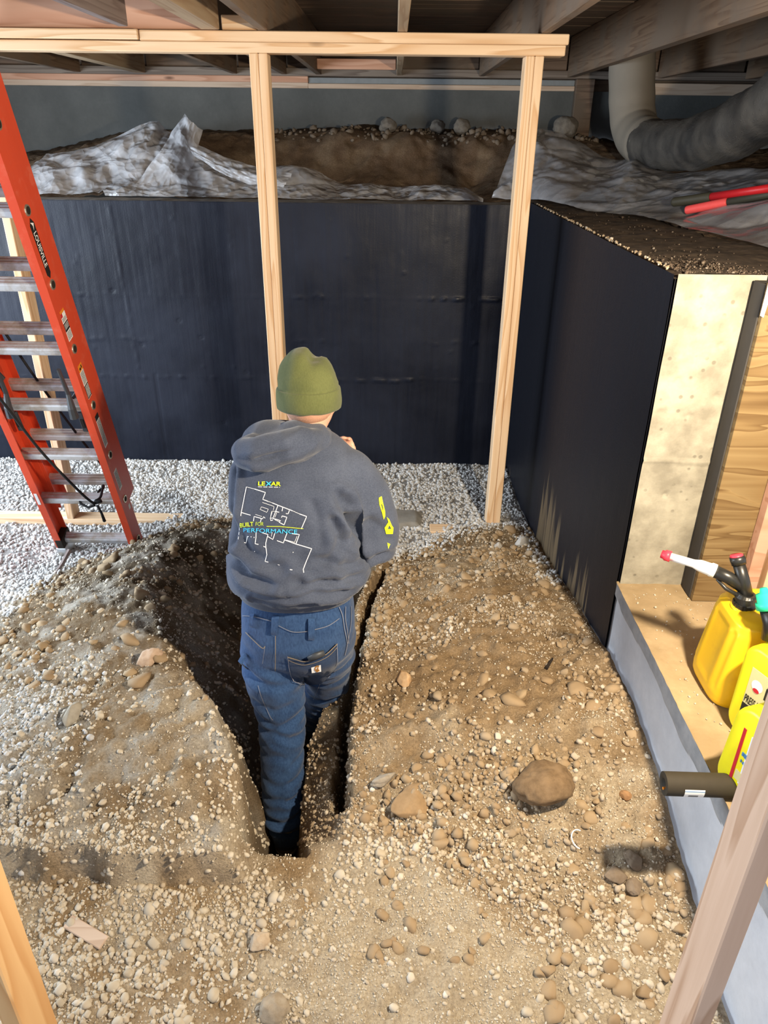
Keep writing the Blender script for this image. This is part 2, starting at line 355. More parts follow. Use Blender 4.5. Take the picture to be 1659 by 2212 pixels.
M['lime'] = plain('print_lime', (0.62, 0.78, 0.02), 0.55, var=0.03); M['cyan'] = plain('print_cyan', (0.05, 0.50, 0.85), 0.55, var=0.03)
M['orange'] = plain('sticker_orange', (0.75, 0.24, 0.02), 0.5); M['red_ink'] = plain('sticker_red', (0.55, 0.02, 0.03), 0.5)
M['cream'] = plain('label_cream', (0.68, 0.60, 0.30), 0.5, var=0.05)
M['blue_ink'] = plain('label_blue', (0.06, 0.20, 0.42), 0.5)
def mk_can(name, c, d):
    q = NT(name, 0.38, 0.45); v = q.coord(); f = q.noise(v, 9, 5, 0.65); q.color(q.mix(q.ramp(f, [(0.5, (0, 0, 0)), (0.75, (1, 1, 1))]), c, d)); q.bump(q.noise(v, 70, 3), 0.08, 0.002)
    return q.m
M['can_amber'] = mk_can('can_amber', (0.80, 0.47, 0.012), (0.66, 0.33, 0.02)); M['can_yellow'] = mk_can('can_yellow', (0.86, 0.76, 0.01), (0.78, 0.64, 0.01))
M['plas_black'] = plain('plastic_black', (0.014, 0.014, 0.013), 0.35, 0.4); M['plas_white'] = plain('plastic_white', (0.80, 0.79, 0.74), 0.4)
M['plas_red'] = plain('plastic_red', (0.72, 0.035, 0.06), 0.4); M['plas_green'] = plain('plastic_green', (0.02, 0.55, 0.28), 0.4)
M['foam'] = plain('pipe_foam', (0.032, 0.026, 0.017), 0.75, sc=60)
M['grip_olive'] = plain('grip_olive', (0.035, 0.033, 0.022), 0.6); M['grip_red'] = plain('grip_red', (0.60, 0.07, 0.07), 0.5); M['paint_red'] = plain('paint_red', (0.42, 0.012, 0.016), 0.4)
def mk_cloth(name, a, b, sc=260, str_=0.25, dirt=None, anis=(1, 1, 1)):
    q = NT(name, 0.95, 0.1); v = q.coord('Object'); f = q.noise(q.coord('Object', anis), sc, 3, 0.7); g = q.noise(v, 9, 4)
    c = q.mix(q.ramp(q.math('ADD', q.math('MULTIPLY', f, 0.55), q.math('MULTIPLY', g, 0.45)), [(0.35, (0, 0, 0)), (0.65, (1, 1, 1))]), a, b)
    if dirt:
        zz = q.n('ShaderNodeSeparateXYZ'); q.l(v, zz.inputs[0]); d = q.math('ADD', q.math('MULTIPLY', zz.outputs[2], -1.0), q.math('MULTIPLY', g, 0.5))
        c = q.mix(q.ramp(d, [(0.22, (0, 0, 0)), (0.62, (0.75,)*3)]), c, dirt)
    q.color(c); q.bump(f, str_, 0.002); q.b.inputs['Sheen Weight'].default_value = 0.15; return q.m
M['hoodie'] = mk_cloth('hoodie_fleece', (0.038, 0.047, 0.072), (0.070, 0.084, 0.120))
M['denim'] = mk_cloth('denim', (0.016, 0.038, 0.098), (0.040, 0.085, 0.185), 190, 0.3, dirt=(0.10, 0.085, 0.06), anis=(1, 1, 0.35))
M['denim_dark'] = mk_cloth('denim_dark', (0.012, 0.026, 0.065), (0.024, 0.046, 0.10), 190, 0.3)
M['beanie'] = mk_cloth('beanie_knit', (0.074, 0.084, 0.030), (0.104, 0.115, 0.043), 300, 0.4, anis=(1, 1, 0.3))
M['thread'] = plain('seam_thread', (0.17, 0.18, 0.22), 0.9); M['thread_y'] = plain('seam_thread_tan', (0.24, 0.19, 0.13), 0.9)
M['boot'] = plain('boot_leather', (0.21, 0.17, 0.12), 0.8, sc=40, var=0.4); M['sole'] = plain('boot_sole', (0.30, 0.27, 0.23), 0.8); M['sole_dark'] = plain('boot_tread', (0.035, 0.033, 0.03), 0.8)
def mk_skin():
    q = NT('skin', 0.5, 0.35); v = q.coord('Object'); f = q.noise(v, 18, 4); q.color(q.mix(f, (0.56, 0.29, 0.20), (0.68, 0.40, 0.29)))
    q.b.inputs['Subsurface Weight'].default_value = 0.12; q.b.inputs['Subsurface Radius'].default_value = (0.01, 0.004, 0.002); q.bump(q.noise(v, 300, 2), 0.05, 0.001); return q.m
M['skin'] = mk_skin(); M['hair'] = plain('hair_stubble', (0.40, 0.215, 0.14), 0.8, sc=400, var=0.5)
M['eye_white'] = plain('eye_white', (0.75, 0.74, 0.72), 0.3); M['iris'] = plain('iris', (0.05, 0.06, 0.05), 0.3)
M['patch_brown'] = plain('patch_brown', (0.33, 0.15, 0.03), 0.7)

# ================================================================ LARGE STRUCTURE
def struct(o): o['kind'] = 'structure'; return o
# --- terrain: gravel floor, two dirt mounds, the trench between them
GP = [(x, y, 0.0) for x in (-3.5, -2.6, -1.8, -1.1, -0.4, 0.3, 0.76) for y in (3.75, 4.1, 4.4)]
GP += [(-3.5, 3, 0), (-2.7, 3, 0), (-2.1, 3, 0), (-3.5, 2.2, 0), (-2.8, 2.3, 0), (-2.3, 2.5, 0.0), (-1.78, 2.62, .02), (-1.7, 2.95, .01), (-1.62, 3.2, .0), (-1.3, 3.3, .02), (-1.2, 3.5, .03), (-.86, 3.55, .04),
       (-2.2, 2.0, .05), (-3.5, 1.2, .08), (-2.6, 1.4, .08), (-3.5, .35, .15), (-2, .4, .18), (-1.9, 1.2, .15),
       (-1.03, 2.48, .33), (-.86, 2.2, .345), (-.76, 1.98, .34), (-.53, 1.72, .31), (-.42, 1.5, .27), (-.38, 1.33, .20), (-.8, 1.8, .33), (-.9, 1.6, .30), (-1.15, 1.6, .26), (-1.5, 1.7, .19), (-1.4, 2.15, .22), (-1.5, 2.55, .12),
       (-1.28, 2.8, .19), (-1.0, 3.0, .23), (-.7, 3.2, .18), (-.45, 3.4, .07), (-.9, 1.3, .22), (-.6, 1.32, .22), (-1.2, 1.3, .2), (-.15, 3.3, .05),
       (.76, 3.45, .05), (.76, 3.375, .065), (.76, 3.1, .11), (.76, 2.68, .2), (.76, 2.44, .26), (.76, 2.165, .305), (.76, 1.97, .345), (.76, 1.75, .375), (.76, 1.48, .355), (.76, 1.35, .32), (.76, 1.14, .25), (.76, .9, .2), (.76, .35, .2),
       (-.11, 1.45, .215), (-.1, 1.74, .235), (-.05, 2.17, .24), (0, 2.58, .22), (.03, 2.85, .16), (.2, 3.05, .09), (.12, 3.3, .01), (.28, 3.38, .025), (.5, 3.36, .075), (.4, 2.6, .27), (.35, 2.1, .32), (.3, 1.7, .32), (.3, 1.3, .26), (.5, 3.0, .17),
       (-.7, .88, .17), (-.22, .88, .195), (.28, .9, .2), (.6, .9, .2), (-1, 1.1, .19), (-.65, 1.1, .19), (-.34, 1.2, .195), (-.34, 1.28, .185), (-.1, 1.2, .2), (.05, 1.25, .215)] + [(x, .35, .19) for x in (-1.1, -.3, .4)]
base_rbf = RBF(GP, 0.002)
TL = [(-.385, 1.32), (-.42, 1.5), (-.54, 1.72), (-.76, 1.985), (-.86, 2.2), (-1.02, 2.5), (-.96, 2.95), (-.62, 3.2), (-.15, 3.12)]
TR = [(-.200, 1.30), (-.252, 1.5), (-.276, 1.7), (-.275, 1.9), (-.21, 2.1), (-.155, 2.3), (-.10, 2.6), (-.04, 2.9), (-.15, 3.12)]
TPOLY = TL + TR[::-1][1:]
CRACK = [(-.118, 1.46), (-.135, 1.62), (-.14, 1.8), (-.128, 2.0), (-.108, 2.2), (-.085, 2.42), (-.06, 2.62), (-.02, 2.8), (.0, 2.9)]
LPOLY = [(-.33, 1.22), (-.95, 1.23), (-1.35, 1.28), (-1.75, 1.7), (-1.88, 2.2), (-1.72, 2.6), (-1.64, 2.95), (-1.34, 3.2), (-1.12, 3.5), (-.6, 3.55), (-.36, 3.3), (-.36, 2.4)]
RPOLY = [(-.36, 1.5), (-.36, 2.4), (-.3, 3.1), (.05, 3.12), (.22, 3.3), (.3, 3.42), (.6, 3.5), (.80, 3.46), (.80, 1.1), (.35, 1.05), (.05, 1.32), (-.2, 1.4)]
def hgt(x, y):
    x = np.asarray(x, float); y = np.asarray(y, float)
    z = base_rbf(x, y)
    dl = np.clip(sdf(x, y, LPOLY)/0.12, 0, 1); dr = np.clip(sdf(x, y, RPOLY)/0.12, 0, 1); dm = np.maximum(dl, dr)
    fg = 1-ss(1.3, 1.7, y)
    # step at the near side of the left mound, with an undercut ragged edge
    yy = y+.035*fbm(x, y, 9, 3, 5)
    z = z+.105*ss(1.214, 1.226, yy)*(1-ss(-.43, -.33, x))*(1-ss(1.3, 2.0, y))*ss(-1.5, -1.15, x)
    z = z+(0.010+.018*dm)*fbm(x, y, 7, 4, 2)+(.006+.015*dm+.006*fg)*fbm(x, y, 23, 4, 9)
    z = z+dm*.011*np.clip(fbm(x, y, 55, 3, 21), -.2, 1)
    # bank right of the near leg: slopes down from the fissure to the leg
    shelf = (1-ss(-.15, -.105, x))*ss(-.40, -.36, x)*ss(1.30, 1.40, y)*(1-ss(2.2, 2.5, y))
    zs = np.interp(y, [1.30, 1.5, 1.66, 1.8, 2.0, 2.3], [.19, .175, .165, .155, .15, .15])+np.interp(y, [1.3, 1.42, 1.5, 1.66, 1.85, 2.2], [0, .8, 1.45, 1.5, 1.1, .9])*np.minimum(x+.125, 0)+.014*fbm(x, y, 18, 4, 3)
    z = z*(1-shelf)+zs*shelf
    # trench
    ins = inside(x, y, TPOLY); wob = .018*fbm(x, y, 13, 3, 31)
    dL = seg_dist(x, y, TL)+wob; dR = seg_dist(x, y, TR); dE = seg_dist(x, y, [TL[0], TR[0]])
    kL = np.interp(y, [1.5, 1.72, 2.1, 2.6], [12, 4, 1.2, 1.0])
    dep = np.minimum(np.minimum(np.maximum(dL, 0)*kL, dR*np.interp(y, [1.7, 2.0], [9, 5])), np.where(y < 1.9, dE*1.5+.01, 9))
    fl = np.interp(y, [1.4, 1.7, 2.2, 2.7, 3.15], [-.33, -.335, -.41, -.41, -.2])+.02*fbm(x, y, 20, 3, 44)
    z = np.where(ins, np.minimum(z, np.maximum(z-dep, fl)), z)
    # fissure under the lip of the right mound
    wid = .010+.012*vn(x*9, y*9, 77); dc = seg_dist(x+.012*fbm(x, y, 16, 3, 8), y, CRACK)
    z = z-.24*np.exp(-(dc/wid)**2)*ss(1.44, 1.50, y)*(1-ss(2.85, 2.92, y))*(~ins)
    return z
DX = .0095; gx = np.arange(-3.55, .7601, DX); gx[-1] = .762; gy = np.arange(.36, 4.415, DX)
GX, GY = np.meshgrid(gx, gy); GZ = hgt(GX, GY)
jx = GX+.003*(vn(GX*90, GY*90, 5)-.5); jx[:, -1] = gx[-1]
sl = sdf(GX+.05*fbm(GX, GY, 6, 3, 61), GY+.05*fbm(GX, GY, 6, 3, 62), LPOLY); sr = sdf(GX+.05*fbm(GX, GY, 6, 3, 63), GY+.05*fbm(GX, GY, 6, 3, 64), RPOLY)
def lerp(a, b, t): return np.asarray(a)*(1-t[..., None])+np.asarray(b)*t[..., None]
def ground_color(x, y, z):
    n1 = fbm(x, y, 3.5, 4, 101); n2 = fbm(x, y, 11, 4, 102); one = np.ones_like(x)
    c = lerp((.40, .40, .395), (.30, .30, .295), ss(-.2, .5, n2))                                   # grey gravel fines
    fgm = (1-ss(1.25, 1.9, y))*ss(-1.7, -1.1, x)
    tan = lerp((.53, .455, .335), (.37, .265, .15), ss(-.02, .55, n1*.7+n2*.5)); c = c*(1-fgm[..., None])+tan*fgm[..., None]
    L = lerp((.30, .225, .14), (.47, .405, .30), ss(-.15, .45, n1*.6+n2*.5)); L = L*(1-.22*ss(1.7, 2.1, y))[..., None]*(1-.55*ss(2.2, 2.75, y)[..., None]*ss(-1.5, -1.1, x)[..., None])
    L = lerp2(L, np.array((.45, .42, .36)), ss(-.1, .5, n2+.9*(1-ss(-1.3, -.75, x))*(1-ss(1.5, 2.1, y))))
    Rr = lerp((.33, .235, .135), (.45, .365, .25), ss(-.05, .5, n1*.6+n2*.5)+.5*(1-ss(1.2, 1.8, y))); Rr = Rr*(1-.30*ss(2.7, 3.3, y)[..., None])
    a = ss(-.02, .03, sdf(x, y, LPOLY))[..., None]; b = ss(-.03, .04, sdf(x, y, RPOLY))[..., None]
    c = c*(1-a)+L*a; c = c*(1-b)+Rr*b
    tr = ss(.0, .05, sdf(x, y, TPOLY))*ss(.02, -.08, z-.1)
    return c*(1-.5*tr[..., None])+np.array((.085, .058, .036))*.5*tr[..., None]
def lerp2(A, b, t): return A*(1-t[..., None])+b*t[..., None]
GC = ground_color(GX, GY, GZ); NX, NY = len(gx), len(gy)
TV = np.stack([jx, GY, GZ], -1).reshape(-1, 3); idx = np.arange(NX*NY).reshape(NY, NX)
TF = np.stack([idx[:-1, :-1], idx[:-1, 1:], idx[1:, 1:], idx[1:, :-1]], -1).reshape(-1, 4)
reg = np.zeros((NY, NX), int); reg[(sl > 0)] = 1; reg[(sr > 0) & (GX > -.2)] = 2; reg[(GX < -.26) & (reg == 2)] = 1
ins_t = inside(GX, GY, TPOLY); reg[ins_t & (GX > -.27)] = 2; reg[ins_t & (GX <= -.27)] = 1
FR = reg[:-1, :-1].reshape(-1)
def sub_terrain(name, r):
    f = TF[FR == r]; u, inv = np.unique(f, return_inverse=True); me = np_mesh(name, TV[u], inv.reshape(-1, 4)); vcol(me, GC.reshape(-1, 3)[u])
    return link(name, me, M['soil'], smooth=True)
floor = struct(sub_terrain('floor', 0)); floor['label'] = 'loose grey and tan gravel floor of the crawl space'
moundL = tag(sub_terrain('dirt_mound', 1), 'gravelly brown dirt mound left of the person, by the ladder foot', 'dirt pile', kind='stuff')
moundR = tag(sub_terrain('dirt_mound', 2), 'tan dirt mound between the person and the black right wall', 'dirt pile', kind='stuff')
def gh(x, y): return float(hgt(np.array([x]), np.array([y]))[0])

# --- black coated retaining walls
nx, nz = 400, 150; xs = np.linspace(-3.55, .77, nx); zs = np.linspace(-.1, 1.578, nz); XX, ZZ = np.meshgrid(xs, zs)
def seam(pos, amp, w, a, coord, seed): return amp*np.exp(-((coord-pos-.012*fbm(a, a*0, 6, 4, seed))/w)**2)*(.06+np.clip(fbm(a, coord*2, 26, 3, seed+3)*2.2, 0, 1.4)*np.clip(.2+fbm(a, a*0, 2.5, 2, seed+9)*2, 0, 1))
d = seam(1.06, .012, .008, XX, ZZ, 3)+seam(.56, .010, .007, XX, ZZ, 13)+.4*seam(.80, .010, .012, XX, ZZ, 23)
d = d+.004*np.exp(-((XX+1.60-.035*(1.578-ZZ)-.006*fbm(ZZ, ZZ*0, 9, 3, 2))/.005)**2)*(ZZ > .62)*vn(ZZ*34, ZZ*0, 3)-.004*np.exp(-((XX+1.47-.006*fbm(ZZ, ZZ*0, 7, 3, 5))/.006)**2)*(ZZ < .58)
pt = np.random.default_rng(5); px_ = pt.uniform(-2.6, .7, 70); pz_ = pt.uniform(.05, 1.5, 70); pr_ = pt.uniform(.003, .007, 70)
for a_, b_, r_ in zip(px_, pz_, pr_): d = d+(.004 if r_ < .006 else -.008)*np.exp(-(((XX-a_)/(r_*1.5))**2+((ZZ-b_)/r_)**2))
d = d+.0025*fbm(XX, ZZ, 6, 4, 8)+.0012*fbm(XX*14, ZZ, 3, 3, 6)*(vn(XX*1.5, ZZ*2.5, 4) > .45)
d[-1] = 0
me = grid_mesh('wall_back', np.stack([XX, 4.4-d, ZZ], -1), nx, nz)
wb = struct(link('wall_back', me, M['black'], smooth=True)); wb['label'] = 'black coated concrete retaining wall behind the gravel'
mb = MB(); mb.box((-3.55, 4.402, -.1), (1.05, 4.60, 1.570)); core = mb.obj('wall_core', M['black'], wb)
xs2 = np.linspace(-3.55, .79, 220); ys2 = np.linspace(4.395, 4.62, 12); A, B = np.meshgrid(xs2, ys2)
link('wall_cap', grid_mesh('wall_cap', np.stack([A, B, 1.576+.006*fbm(A, B, 12, 4, 7)], -1), 220, 12), M['wall_top_pale'], wb, True)
# right arm with its bare concrete end
ny2, nz2 = 170, 120; ys = np.linspace(2.05, 4.41, ny2); zs = np.linspace(-.1, 1.592, nz2); YY, ZZ = np.meshgrid(ys, zs)
d = .004*fbm(YY, ZZ, 5, 4, 18)+.002*fbm(YY*9, ZZ, 2, 3, 28); rnd = .022*np.clip(1-(YY-2.05)/.025, 0, 1)**2
wr = struct(link('wall_right', grid_mesh('wall_right', np.stack([.762+d*.5+rnd, YY[:, ::-1], ZZ], -1), ny2, nz2), M['black_side'], smooth=True)); wr['label'] = 'black coated right retaining wall ending in bare concrete'
wr.data.flip_normals()
mb = MB(); mb.box((.770, 2.06, -.1), (1.02, 4.6, 1.585)); mb.obj('wall_core', M['black_side'], wr)
n1, n2 = 40, 150; A, B = np.meshgrid(np.linspace(.772, 1.012, n1), np.linspace(.55, 1.594, n2))
dd = .004*fbm(A, B, 6, 4, 3)+.0055*np.exp(-((B-1.045-.004*fbm(A, A*0, 12, 2, 4))/.006)**2)
for (cx_, cz_, rr) in [(.93, 1.40, .012), (.83, 1.30, .010), (.88, 1.19, .008), (.95, 1.25, .012), (.86, .93, .008), (.80, 1.2, .012)]: dd = dd-.008*np.exp(-(np.hypot(A-cx_, B-cz_)/rr)**2)
link('concrete_end', grid_mesh('concrete_end', np.stack([A, 2.048-dd, B], -1), n1, n2), M['conc_end'], wr, True)
A, B = np.meshgrid(np.linspace(.764, 1.32, 70), np.linspace(2.05, 4.62, 220))
wt = .02*np.exp(-((A-.764)/.02)**2); cz = 1.592+.010*fbm(A, B, 9, 4, 17)+.004*fbm(A, B, 50, 3, 19)-wt*.6
link('wall_cap', grid_mesh('wall_cap', np.stack([A+.004*fbm(A, B, 40, 2, 3), B, cz], -1), 70, 220), M['wall_top'], wr, True)
# --- low stem wall and dusty ledge at right
A, B = np.meshgrid(np.linspace(.35, 2.06, 190), np.linspace(-.05, .603, 60)); dd = .004*fbm(A, B, 7, 4, 71)
rim = ss(.53, .55, B+.02*fbm(A, A*0, 7, 3, 6)); dd = dd+.010*rim
lw = struct(link('wall_low', grid_mesh('wall_low', np.stack([.772-dd, A, B], -1), 190, 60), [M['conc_stem'], M['conc_rim']], smooth=True)); lw['label'] = 'low blue-grey concrete stem wall at right'
lw.data.flip_normals(); pi = np.zeros(len(lw.data.polygons), np.int32).reshape(59, 189); rr_ = rim[:-1, :-1] > .5; pi[rr_] = 1; lw.data.polygons.foreach_set('material_index', pi.ravel())
A, B = np.meshgrid(np.linspace(.763, 1.9, 110), np.linspace(.35, 2.06, 170)); cz = .602+.005*fbm(A, B, 8, 4, 41); A2 = A.copy(); A2[:, 0] -= .002*vn(B[:, 0]*40, B[:, 0]*0, 9)
link('ledge_top', grid_mesh('ledge_top', np.stack([A2, B, cz], -1), 110, 170), M['conc_top'], lw, True)
mb = MB(); mb.box((.78, .35, -.1), (1.9, 2.04, .585)); mb.obj('wall_core', M['conc_stem'], lw)
# --- far foundation wall, left wall with its opening
A, B = np.meshgrid(np.linspace(-3.6, 3.0, 200), np.linspace(1.4, 2.207, 40)); dd = .006*fbm(A, B, 4, 4, 51)
B2 = B.copy(); B2[-1] += np.where(A[-1] < -.6, .012*fbm(A[-1], A[-1]*0, 14, 3, 55)+.004, 0)
wf = struct(link('wall_far', grid_mesh('wall_far', np.stack([A, 6.0-dd, B2], -1), 200, 40), M['conc_far'], smooth=True)); wf['label'] = 'grey concrete foundation wall under the sill plates'
mb = MB(); mb.box((-3.6, 6.01, 1.3), (3.0, 6.2, 2.207)); mb.obj('wall_core', M['conc_far'], wf)
mb = MB()
for lo, hi in (((-3.66, .3, -.1), (-3.55, 6.2, .58)), ((-3.66, .3, 2.12), (-3.55, 6.2, 2.53)), ((-3.66, .3, .58), (-3.55, 1.25, 2.12)), ((-3.66, 4.7, .58), (-3.55, 6.2, 2.12))): mb.box(lo, hi)
wl = struct(mb.obj('wall_left', M['conc_far'])); wl['label'] = 'concrete side wall with a daylight opening'
wo = struct(MB().box((3.0, 1.9, 1.2), (3.08, 6.2, 2.53)).obj('wall_outer', M['conc_far'])); wo['label'] = 'dark foundation wall beyond the right bank'
MB().box((1.03, 2.06, .58), (3.0, 2.10, 1.60)).obj('wall_core', M['wall_top'], wr)
# --- sill plates on the far wall
def sill(name, lo, hi, m, lab): o = struct(MB().box(lo, hi, ch=.003).obj(name, M[m])); o['label'] = lab
sill('trim_1', (-3.6, 5.975, 2.207), (-.62, 6.12, 2.243), 'sill_pale', 'pale sill plate on the left of the far wall')
sill('trim_2', (-3.6, 5.972, 2.243), (-.62, 6.12, 2.281), 'fir_pink', 'pink-toned upper sill plate on the left')
sill('trim_3', (-.62, 5.975, 2.207), (1.27, 6.12, 2.238), 'sill_pale', 'pale sill plate in the middle of the far wall')
sill('trim_4', (-.62, 5.985, 2.238), (1.27, 6.12, 2.275), 'sealer', 'grey gasket strip over the middle sill plate')
sill('trim_5', (-3.6, 5.955, 2.281), (3.0, 6.12, 2.33), 'sill_dark', 'dark old ledger board under the joist ends')
sill('trim_6', (1.62, 5.975, 2.190), (3.0, 6.12, 2.262), 'sill_pale', 'dim pale sill plate behind the duct')
# --- ceiling: subfloor boards, joists, blocking
ceil = struct(MB().box((-3.6, -.6, 2.555), (3.0, 6.2, 2.58)).obj('ceiling', M['old_x'])); ceil['label'] = 'dark underside of the board subfloor'
y = -.55
while y < 6.1:
    w = random.choice((.135, .14, .185)); MB().box((-3.6, y, 2.53+random.uniform(0, .006)), (3.0, min(y+w-.006, 6.15), 2.556), ch=.002).obj('subfloor_board', M['old_x'], ceil); y += w
JT = 2.53
def joist(x0, x1, y0, y1, m, z=2.29): return MB().box((x0, y0, z), (x1, y1, JT), ch=.003).obj('joist', M[m], ceil)
joist(-2.265, -2.225, -.5, 5.96, 'old_y'); joist(-1.846, -1.765, 3.62, 5.96, 'old_tan'); joist(-1.70, -1.66, -.5, 3.45, 'old_y')
joist(-1.103, -1.063, -.5, 3.43, 'old_grey'); joist(-1.155, -1.117, 3.62, 5.96, 'old_y'); joist(-.790, -.715, -.5, 3.50, 'old_tan'); joist(-.805, -.768, 3.60, 5.96, 'old_y')
joist(-.562, -.522, -.5, 5.96, 'old_y'); joist(.006, .045, -.5, 5.96, 'old_tan'); joist(.585, .624, -.5, 5.96, 'old_y'); joist(1.205, 1.262, -.5, 5.96, 'old_y'); joist(1.838, 1.878, -.5, 5.96, 'old_y'); joist(2.45, 2.49, -.5, 5.96, 'old_y')
MB().box((-1.655, 3.530, 2.293), (-.735, 3.568, 2.50), ch=.003).obj('blocking', M['fir_pink'], ceil)
MB().box((-2.22, 3.530, 2.293), (-1.70, 3.568, 2.50), ch=.003).obj('blocking', M['fir_pink'], ceil)
MB().box((-.712, 3.53, 2.293), (-.566, 3.568, 2.345), ch=.003).obj('blocking', M['fir_x'], ceil)
MB().box((-.52, 5.60, 2.30), (.0, 5.64, 2.36), ch=.003).obj('blocking', M['fir_pink'], ceil)
for (x0, x1, yy) in ((.05, .58, 3.05), (.05, .58, 2.55), (-.5, .0, 3.0), (.63, 1.2, 3.75)): MB().box((x0, yy, 2.50), (x1, yy+.09, 2.53), ch=.002).obj('blocking', M['old_y'], ceil)

for xa, xb in ((-3.6, -2.27), (-2.22, -1.85), (-1.76, -1.16), (-1.11, -.81), (-.765, -.565), (-.52, .003), (.048, .582), (.627, 1.2), (1.265, 1.835), (1.88, 2.447), (2.493, 3.0)):
    MB().box((xa, 5.99, 2.33), (xb, 6.03, 2.53)).obj('rim_board', M['old_x'], ceil)

MB().box((-3.6, 6.035, 2.20), (3.0, 6.10, 2.53)).obj('rim_board', M['old_x'], ceil)
# --- soil bank behind the retaining walls
BP = [(x, 4.62, 1.555) for x in (-3.5, -2, -1, 0, .6)]+[(-3.5, 5.2, 1.68), (-2.6, 5.2, 1.66), (-3.5, 5.95, 1.78), (-2.6, 5.95, 1.78), (-2, 5.1, 1.72), (-1.6, 5.2, 1.86), (-1.9, 5.95, 1.92), (-1.35, 5.25, 1.88), (-1.3, 5.95, 1.93),
     (-.9, 5.0, 1.60), (-.9, 5.42, 1.66), (-.9, 5.62, 1.90), (-.9, 5.95, 1.93), (-.4, 5.0, 1.57), (-.4, 5.42, 1.63), (-.4, 5.60, 1.92), (-.4, 5.95, 1.965), (.1, 5.0, 1.57), (.1, 5.42, 1.62), (.1, 5.60, 1.915), (.1, 5.95, 1.95), (.55, 5.0, 1.57), (.55, 5.42, 1.61), (.55, 5.60, 1.91), (.55, 5.95, 1.94),
     (.95, 4.7, 1.6), (.95, 5.2, 1.78), (1.0, 5.6, 1.92), (1.0, 5.95, 1.95), (1.5, 5.95, 1.9), (2.6, 5.95, 1.85), (1.4, 4.7, 1.72), (1.3, 4.2, 1.62), (1.9, 4.2, 1.72), (1.15, 3.6, 1.58), (1.6, 3.5, 1.72), (2.3, 3.5, 1.78), (1.3, 2.8, 1.585), (1.8, 2.8, 1.76), (2.4, 2.7, 1.8), (1.35, 2.1, 1.58), (2.3, 2.1, 1.72), (1.1, 4.3, 1.575)]
bank_rbf = RBF(BP, .001)
def bh(x, y):
    z = bank_rbf(x, y); face = ss(5.40, 5.46, y)*(1-ss(5.62, 5.7, y))
    return z+.018*fbm(x, y, 6, 4, 81)+.015*fbm(x, y, 22, 4, 82)+.035*fbm(x, z, 8, 3, 83)*face
def bank_piece(x0, x1, y0, y1):
    a = np.arange(x0, x1+.001, .015); b = np.arange(y0, y1+.001, .012); A, B = np.meshgrid(a, b); Z = bh(A, B)
    Yd = B+np.where((B > 5.38) & (B < 5.72), .045*fbm(A*1.0, Z*2, 7, 4, 88), 0); V = np.stack([A, Yd, Z], -1).reshape(-1, 3)
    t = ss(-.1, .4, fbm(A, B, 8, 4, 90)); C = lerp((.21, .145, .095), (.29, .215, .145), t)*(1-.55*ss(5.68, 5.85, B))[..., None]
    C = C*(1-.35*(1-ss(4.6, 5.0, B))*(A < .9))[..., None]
    return V, C.reshape(-1, 3), len(a), len(b)
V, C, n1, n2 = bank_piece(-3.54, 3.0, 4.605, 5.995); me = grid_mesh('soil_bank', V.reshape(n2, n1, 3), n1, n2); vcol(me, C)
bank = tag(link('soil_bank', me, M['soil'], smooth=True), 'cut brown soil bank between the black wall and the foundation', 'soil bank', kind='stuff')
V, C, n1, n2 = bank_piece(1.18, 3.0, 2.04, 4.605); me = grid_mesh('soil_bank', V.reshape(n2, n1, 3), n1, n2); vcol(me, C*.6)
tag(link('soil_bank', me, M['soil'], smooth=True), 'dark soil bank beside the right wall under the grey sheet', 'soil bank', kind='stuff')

# ================================================================ THE TIMBER FRAME
fr = tag(empty('stud_frame', (-.5, 3.5, 0)), 'new pale timber stud frame with doubled top plate standing on the gravel', 'wall frame')
def fpart(name, lo, hi, m, lab=None, ch=.003):
    o = MB().box((lo[0]+.5, lo[1]-3.5, lo[2]), (hi[0]+.5, hi[1]-3.5, hi[2]), ch=ch).obj(name, M[m], fr)
    if lab: o['label'] = lab
    return o
fpart('top_plate', (-3.2, 3.5, 2.212), (.690, 3.589, 2.2495), 'fir_x'); fpart('top_plate', (-1.045, 3.5, 2.2505), (.700, 3.589, 2.288), 'fir_x')
fpart('top_plate', (-3.2, 3.492, 2.2535), (-1.049, 3.581, 2.2895), 'fir_x', 'upper plate board with bold wavy grain')
fpart('stud', (-.603, 3.5, .02), (-.566, 3.589, 2.2115), 'fir_z'); fpart('stud', (-.565, 3.5, .02), (-.528, 3.589, 2.2115), 'fir_z')
fpart('stud', (.531, 3.5, .0), (.568, 3.589, 2.2115), 'fir_z'); fpart('stud', (.569, 3.5, .0), (.606, 3.589, 2.2115), 'fir_z')
fpart('stud', (-1.768, 3.5, .03), (-1.730, 3.589, 2.2115), 'fir_z')
fpart('bottom_plate', (-3.3, 3.5, -.008), (-.50, 3.589, .03), 'fir_x'); fpart('bottom_plate', (.222, 3.42, -.02), (.36, 3.51, .03), 'fir_x')
def stud(x0, x1, y0, y1, z0, m, lab):
    o = MB().box((-.019*0+0, 0, 0), (x1-x0, y1-y0, 2.285-z0), ch=.003).obj('wall_stud', M[m]); o.location = (x0, y0, z0); tag(o, lab, 'timber')
stud(.564, .602, .752, .841, .17, 'fir_grey', 'greyish timber post crossing the lower right corner, beside the stem wall')
stud(-.708, -.670, .752, .841, .12, 'fir_lamplit', 'orange-lit timber post in the lower left corner')

